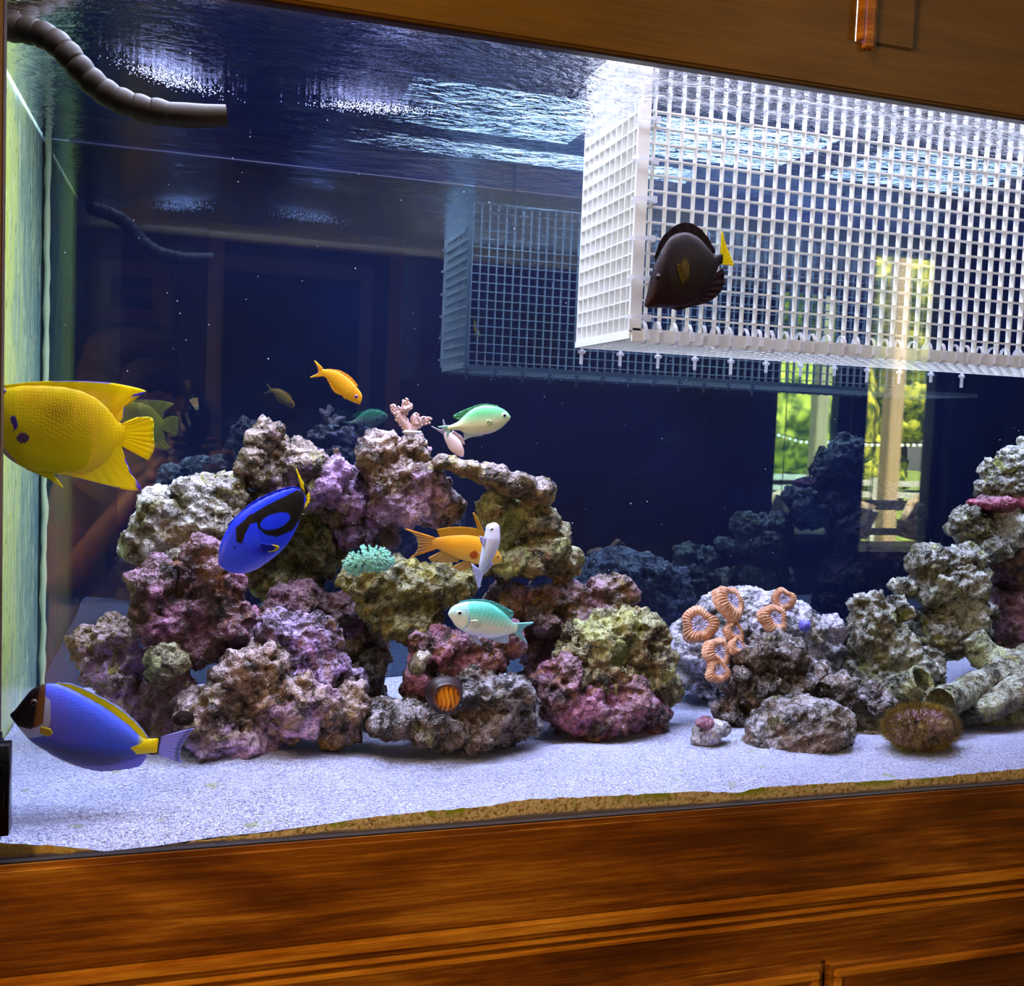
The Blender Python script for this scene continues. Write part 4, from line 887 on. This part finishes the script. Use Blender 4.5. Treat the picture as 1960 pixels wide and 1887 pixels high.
# pictures
M_pf = mat('black_frame', (16, 18, 22), .4); M_matb = mat('cream_mat', (180, 160, 130), .8)
def picture(label, x0, x1, z0, z1):
    t = thing('picture_frame', ((x0+x1)/2, RY, z0), label, 'picture', 'two pictures on the rear wall'); y = RY+.001; w_ = x1-x0
    attach(boxo('frame', (x0, y, z0), (x1, y+.02, z1), M_pf, None, .003), t); f = w_*.09
    attach(boxo('mat_board', (x0+f, y+.018, z0+f), (x1-f, y+.022, z1-f), M_matb), t); f = w_*.28
    attach(boxo('print', (x0+f, y+.021, z0+f*.9), (x1-f, y+.0235, z1-f*.9), mat('print_ink', (92, 84, 84), .8)), t)
    f = w_*.36; attach(boxo('print_motif', (x0+f, y+.023, z0+f*.9), (x1-f, y+.0245, z1-f*.9), mat('motif_ink', (50, 50, 60), .8)), t)
q0, q1 = R(163, 480, RD), R(340, 640, RD); picture('reflected upper framed print with a cream mat', q0.x, q1.x, q1.z, q0.z)
q0, q1 = R(160, 662, RD), R(338, 830, RD); picture('reflected lower framed print half hidden by a head', q0.x, q1.x, q1.z, q0.z)
# window
mxx = (wx0+wx1)/2; wf = boxo('window_1', (wx0, RY-.06, wz0), (wx1, RY-.02, wz0+.05), M_trim); wf['kind'] = 'structure'
for a, b in (((wx0-.03, RY-.08, wz0), (wx0+.03, RY+.01, wz1)), ((wx1-.02, RY-.08, wz0), (wx1+.05, RY+.01, wz1)), ((wx0, RY-.08, wz1-.05), (wx1, RY, wz1))):
    boxo('window_frame', a, b, mat('dark_window_frame', (60, 66, 50), .6), wf)
boxo('pane', (wx0, RY-.05, wz0), (wx1, RY-.044, wz1), M_window, wf)
bm = bmesh.new()
for px in (1664,): p = R(px, 900, RD); tube(bm, [Vector((p.x, RY+.03, wz1)), Vector((p.x, RY+.03, -1.0))], .004, 6)
cc_ = obj('blind_cord', bm, mat('cord', (40, 40, 34), .7), wf)
# curtains
M_cur = mat('dark_curtain', (30, 34, 40), .85)
def curtain(x0, x1, label):
    bm = bmesh.new(); n = 80; a_ = []; b_ = []
    for i in range(n+1):
        x = x0+(x1-x0)*i/n; y = RY+.09+.03*math.sin(i*.9); a_.append(bm.verts.new((x, y, FZr+.02))); b_.append(bm.verts.new((x, y, CZr-.1)))
    for i in range(n): bm.faces.new((a_[i], a_[i+1], b_[i+1], b_[i]))
    o = smooth(obj('curtain', bm, M_cur)); s_ = o.modifiers.new('s', 'SOLIDIFY'); s_.thickness = .004; tag(o, label, 'curtain', 'dark curtains beside the window')
curtain(wx1+.03, R(1900, 900, RD-.05).x, 'reflected dark curtain right of the window'); curtain(R(1500, 900, RD-.05).x, wx0-.02, 'reflected dark curtain left of the window')
# outdoors
gr = struct('ground', (-12, -50, FZr-.25), (40, RY-.12, FZr-.2), coralcol('lawn', (90, 110, 40), (150, 170, 80), 3, .9, .1))
deck = struct('deck', (0, RY-2.2, FZr-.19), (8.5, RY-.12, FZr-.12), mat('deck_boards', (96, 90, 80), .8))
BY = -5.6
bx0, bx1 = R(1600, 1040, -BY).x, R(1830, 1040, -BY).x
bench = thing('patio_bench', ((bx0+bx1)/2, BY, FZr-.12), 'reflected dark patio bench outside the window', 'bench')
zt = R(1700, 958, -BY+.1).z; zs = R(1700, 1040, -BY-.1).z
Mb = mat('dark_bench', (30, 30, 30), .6)
for a, b in (((bx0, BY-.15, zt-.07), (bx1, BY-.1, zt)), ((bx0, BY-.14, zt-.26), (bx1, BY-.1, zt-.21))): attach(boxo('back_rail', a, b, Mb, None, .005), bench)
attach(boxo('seat_frame', (bx0, BY-.1, zs-.25), (bx1, BY+.35, zs-.12), Mb, None, .005), bench)
for x_ in (bx0, bx1-.06):
    attach(boxo('leg', (x_, BY-.15, FZr-.12), (x_+.06, BY-.1, zt), Mb), bench); attach(boxo('leg', (x_, BY+.29, FZr-.12), (x_+.06, BY+.35, zs-.12), Mb), bench)
M_cush = coralcol('patterned_cushion', (150, 124, 92), (240, 222, 194), 22, .9, .1)
bm = bmesh.new(); box(bm, (bx0+.02, BY-.08, zs-.12), (bx1-.02, BY+.34, zs), .03); tag(smooth(obj('seat_cushion', bm, mat('tan_cushion', (240, 214, 170), .9))), 'reflected long tan seat cushion on the patio bench', 'cushion')
for (px, s_, lab) in ((1755, .165, 'reflected patterned cushion leaning at the right of the bench'), (1632, .15, 'reflected patterned cushion leaning at the left of the bench')):
    c0 = R(px, 1010, -BY); bm = bmesh.new(); box(bm, (-s_, -.05, -s_), (s_, .05, s_), .045); o = smooth(obj('cushion', bm, M_cush)); o.location = (c0.x, BY+.03, zs+s_*1.05); o.rotation_euler = (math.radians(-14), math.radians(14), 0); tag(o, lab, 'cushion')
pp = R(1700, 820, 6.2); tag(boxo('porch_post', (pp.x-.075, -6.2, FZr-.2), (pp.x+.045, -6.08, 2.6), mat('cream_post', (200, 176, 130), .7), None, .008), 'reflected cream porch post beyond the window', 'post')
rail = thing('porch_railing', (pp.x, -9.5, FZr-.2), 'reflected white wooden railing in the garden', 'railing')
Mwh = mat('white_paint', (200, 198, 190), .6)
for z_ in (R(1700, 925, 9.5).z, R(1700, 947, 9.5).z, R(1700, 968, 9.5).z): attach(boxo('rail', (2, -9.52, z_-.035), (16, -9.47, z_+.035), Mwh), rail)
for i in range(13): x_ = 2.4+i*1.05; attach(boxo('post', (x_-.06, -9.56, FZr-.2), (x_+.06, -9.46, R(1700, 915, 9.5).z), Mwh), rail)
M_leaf = [coralcol('sunlit_leaves_%d' % k, a, b, 5, .8, .6) for k, (a, b) in enumerate((((80, 96, 20), (226, 216, 70)), ((60, 84, 14), (206, 204, 60)), ((90, 100, 30), (240, 230, 100))))]
T_tree = tex('tree_lumps', 'CLOUDS', .7, noise_depth=4)
for i, px in enumerate((1560, 1720, 1900)):
    p = R(px, 800, 15+i*4.5); t = thing('tree', (p.x, p.y, FZr-.2), ['reflected wide garden tree left of the porch post', 'reflected tall garden tree right behind the porch post', 'reflected garden tree at the right edge of the window'][i], 'tree')
    bm = bmesh.new(); tube(bm, [Vector((0, 0, 0)), Vector((.1, 0, 1.2)), Vector((0, .1, 2.4))], [.22, .17, .12], 10); obj('trunk', recalc(bm), mat('bark', (70, 56, 40), .9), t)
    bm = bmesh.new(); q = random.Random(i)
    for k in range(16): ball(bm, Vector((q.uniform(-1.7, 1.7), q.uniform(-.8, .8), q.uniform(.8, 7.5))), q.uniform(.9, 1.4), 4)
    o = smooth(obj('crown', bm, M_leaf[i % 3], t)); displace(o, T_tree, .9)
sl = thing('string_lights', (R(1700, 850, 6.8).x, -6.8, .4), 'reflected string of small white garden bulbs', 'lights')
Mbulb = mat('bulb_glass', (250, 250, 240), .3); _b = G(Mbulb).b; _b.inputs['Emission Color'].default_value = (1, .95, .8, 1); _b.inputs['Emission Strength'].default_value = 9
pts = []
for i in range(22):
    px = 1600+i*11.5; py = 852+(-((1660-px)*.3) if px < 1660 else 0); p = R(px, py, 6.8); pts.append(p)
    bm = bmesh.new(); ball(bm, Vector((0, 0, 0)), .016, 2); o = obj('bulb', bm, Mbulb); o.location = p; attach(o, sl)
bm = bmesh.new(); tube(bm, [p+Vector((0, 0, .02)) for p in pts], .005, 6); attach(obj('wire', recalc(bm), M_dark), sl)
# ------------------------------------------------------------------ the photographer, seen mirrored
per = thing('person', (R(245, 900, 1.27).x, -1.27, FZr), 'person in a beige t-shirt holding up a phone, faintly mirrored in the glass', 'person')
def skin(name, verts, edges, m, par, sub=2, root=0):
    me = bpy.data.meshes.new(name); me.from_pydata([v[0] for v in verts], edges, []); o = obj(name, me, m); attach(o, per)
    if par and par is not per: o.parent = par; o.matrix_parent_inverse = par.matrix_parent_inverse.copy() if False else Matrix.Translation(per.location).inverted() @ Matrix.Identity(4); 
    sk = o.modifiers.new('skin', 'SKIN'); sk.use_smooth_shade = True
    for i, v in enumerate(verts):
        r_ = v[1]; o.data.skin_vertices[0].data[i].radius = r_ if hasattr(r_, '__len__') else (r_, r_); o.data.skin_vertices[0].data[i].use_root = (i == root)
    s_ = o.modifiers.new('s', 'SUBSURF'); s_.levels = sub; s_.render_levels = sub; return o
M_skin = mat('skin', (196, 142, 110), .5); M_shirt = mat('beige_shirt', (176, 156, 118), .9); M_hair = mat('brown_hair', (70, 46, 30), .7); M_jean = mat('dark_trousers', (40, 44, 60), .9)
hd = R(246, 770, 1.25); nk = R(243, 868, 1.28); ch = R(243, 985, 1.28); be = Vector((ch.x, -1.30, ch.z-.22)); pv = Vector((ch.x, -1.32, ch.z-.42))
ls_, le, lw_ = R(150, 960, 1.28), R(128, 1135, 1.12), R(300, 915, .93)
rs_, re, rw = R(345, 975, 1.28), R(475, 1150, 1.12), R(440, 930, .93)
lk, lf = Vector((pv.x-.10, -1.28, (pv.z+FZr)/2)), Vector((pv.x-.11, -1.34, FZr+.06)); rk, rf = Vector((pv.x+.10, -1.28, (pv.z+FZr)/2)), Vector((pv.x+.11, -1.34, FZr+.06))
V = [(pv, (.15, .11)), (be, (.13, .10)), (ch, (.15, .11)), (nk+Vector((0, 0, .01)), .055), (hd+Vector((0, -.01, -.05)), (.062, .075)), (hd, (.078, .095)), (hd+Vector((0, 0, .055)), (.068, .085)),
     (ls_, .062), ((ls_+le)/2, .050), (le, .040), ((le+lw_)/2, .038), (lw_, .026), (rs_, .062), ((rs_+re)/2, .050), (re, .040), ((re+rw)/2, .038), (rw, .026),
     (pv+Vector((-.09, 0, -.06)), .095), (lk, .058), (lf, .042), (lf+Vector((0, .14, -.03)), .034), (pv+Vector((.09, 0, -.06)), .095), (rk, .058), (rf, .042), (rf+Vector((0, .14, -.03)), .034)]
E = [(0, 1), (1, 2), (2, 3), (3, 4), (4, 5), (5, 6), (2, 7), (7, 8), (8, 9), (9, 10), (10, 11), (2, 12), (12, 13), (13, 14), (14, 15), (15, 16), (0, 17), (17, 18), (18, 19), (19, 20), (0, 21), (21, 22), (22, 23), (23, 24)]
body = skin('body', V, E, M_skin, None)
lc, rc_ = (ls_+le)/2, (rs_+re)/2
Vs = [(pv+Vector((0, 0, .05)), (.165, .125)), (be, (.148, .115)), (ch, (.168, .125)), (nk+Vector((0, 0, -.05)), .075), (ls_, .076), (lc.lerp(le, .2), .066), (rs_, .076), (rc_.lerp(re, .2), .066)]
skin('t_shirt', Vs, [(0, 1), (1, 2), (2, 3), (2, 4), (4, 5), (2, 6), (6, 7)], M_shirt, None)
Vt = [(pv+Vector((0, 0, .03)), (.160, .122)), (pv+Vector((-.09, 0, -.06)), .106), (lk, .070), (lf+Vector((0, 0, .02)), .055), (pv+Vector((.09, 0, -.06)), .106), (rk, .070), (rf+Vector((0, 0, .02)), .055)]
skin('trousers', Vt, [(0, 1), (1, 2), (2, 3), (0, 4), (4, 5), (5, 6)], M_jean, None)
bm = bmesh.new(); ball(bm, hd+Vector((0, -.028, .035)), (.094, .096, .098), 3); ball(bm, hd+Vector((0, .02, .085)), (.078, .070, .050), 3); o = attach(smooth(obj('hair', bm, M_hair)), per); displace(o, T_fine, .006)
for sx_ in (-1, 1):
    bm = bmesh.new(); ball(bm, hd+Vector((sx_*.032, .088, -.008)), .012, 2); attach(smooth(obj('eye', bm, mat('eye_white', (220, 220, 220), .2))), per)
    bm = bmesh.new(); ball(bm, hd+Vector((sx_*.084, .0, -.012)), (.010, .020, .032), 2); attach(smooth(obj('ear', bm, M_skin)), per)
bm = bmesh.new(); ball(bm, hd+Vector((0, .103, -.035)), (.013, .018, .024), 2); attach(smooth(obj('nose', bm, M_skin)), per)
bm = bmesh.new(); ball(bm, hd+Vector((0, .088, -.075)), (.024, .010, .008), 2); attach(smooth(obj('mouth', bm, mat('lips', (160, 92, 84), .5))), per)
# phone with clip-on lens
ph = thing('phone', R(366, 990, .776), 'dark phone with a clip-on round lens, mirrored in the glass', 'phone')
p0, p1 = R(318, 786, .776), R(414, 995, .776)
attach(smooth(boxo('phone_case', (p0.x, -.788, p1.z), (p1.x, -.777, p0.z), mat('phone_black', (12, 16, 30), .2), None, .004)), ph)
attach(boxo('gold_edge', (p0.x-.0012, -.785, p1.z+.006), (p1.x+.0012, -.780, p0.z-.006), mat('gold_edge', (190, 170, 120), .3, metal=.8)), ph)
bm = bmesh.new(); box(bm, (R(361, 0, .776).x, -.792, p0.z-.012), (R(397, 0, .776).x, -.772, R(380, 729, .776).z), .003); attach(smooth(obj('lens_clip', bm, mat('clip_black', (16, 18, 24), .4))), ph)
bm = bmesh.new(); tube(bm, [Vector((0, -.777, 0)), Vector((0, -.769, 0))], [.024, .026], 28); attach(smooth(obj('clip_lens', recalc(bm), mat('lens_blue_black', (8, 14, 34), .05, 1))), ph)
# hands: palm plus five fingers, gripping the phone's edges
def hand(w, edge_x, zc, sgn):
    palm = Vector((edge_x+sgn*.022, -.800, zc))
    verts = [(w, (.024, .020)), (w.lerp(palm, .5), (.030, .017)), (palm, (.030, .014))]; edges = [(0, 1), (1, 2)]
    o = skin('hand', verts, edges, M_skin, None, 2); 
    for f in range(4):
        L = (.058, .066, .062, .050)[f]; z_ = zc+.030-f*.019
        a0 = Vector((edge_x+sgn*.020, -.803, z_)); a1 = Vector((edge_x+sgn*.016, -.786, z_+.002)); a2 = Vector((edge_x+sgn*.010, -.768, z_+.001)); a3 = Vector((edge_x-sgn*(L-.045), -.7675, z_))
        skin('finger', [(a0, .0095), (a1, .009), (a2, .0085), (a3, .007)], [(0, 1), (1, 2), (2, 3)], M_skin, None, 2)
    t0 = palm+Vector((0, 0, .012)); t1 = Vector((edge_x+sgn*.004, -.803, zc+.035)); t2 = Vector((edge_x-sgn*.018, -.799, zc+.045))
    skin('thumb', [(t0, .012), (t1, .010), (t2, .008)], [(0, 1), (1, 2)], M_skin, None, 2)
hand(lw_, p0.x, R(318, 900, .8).z, -1); hand(rw, p1.x, R(414, 910, .8).z, 1)
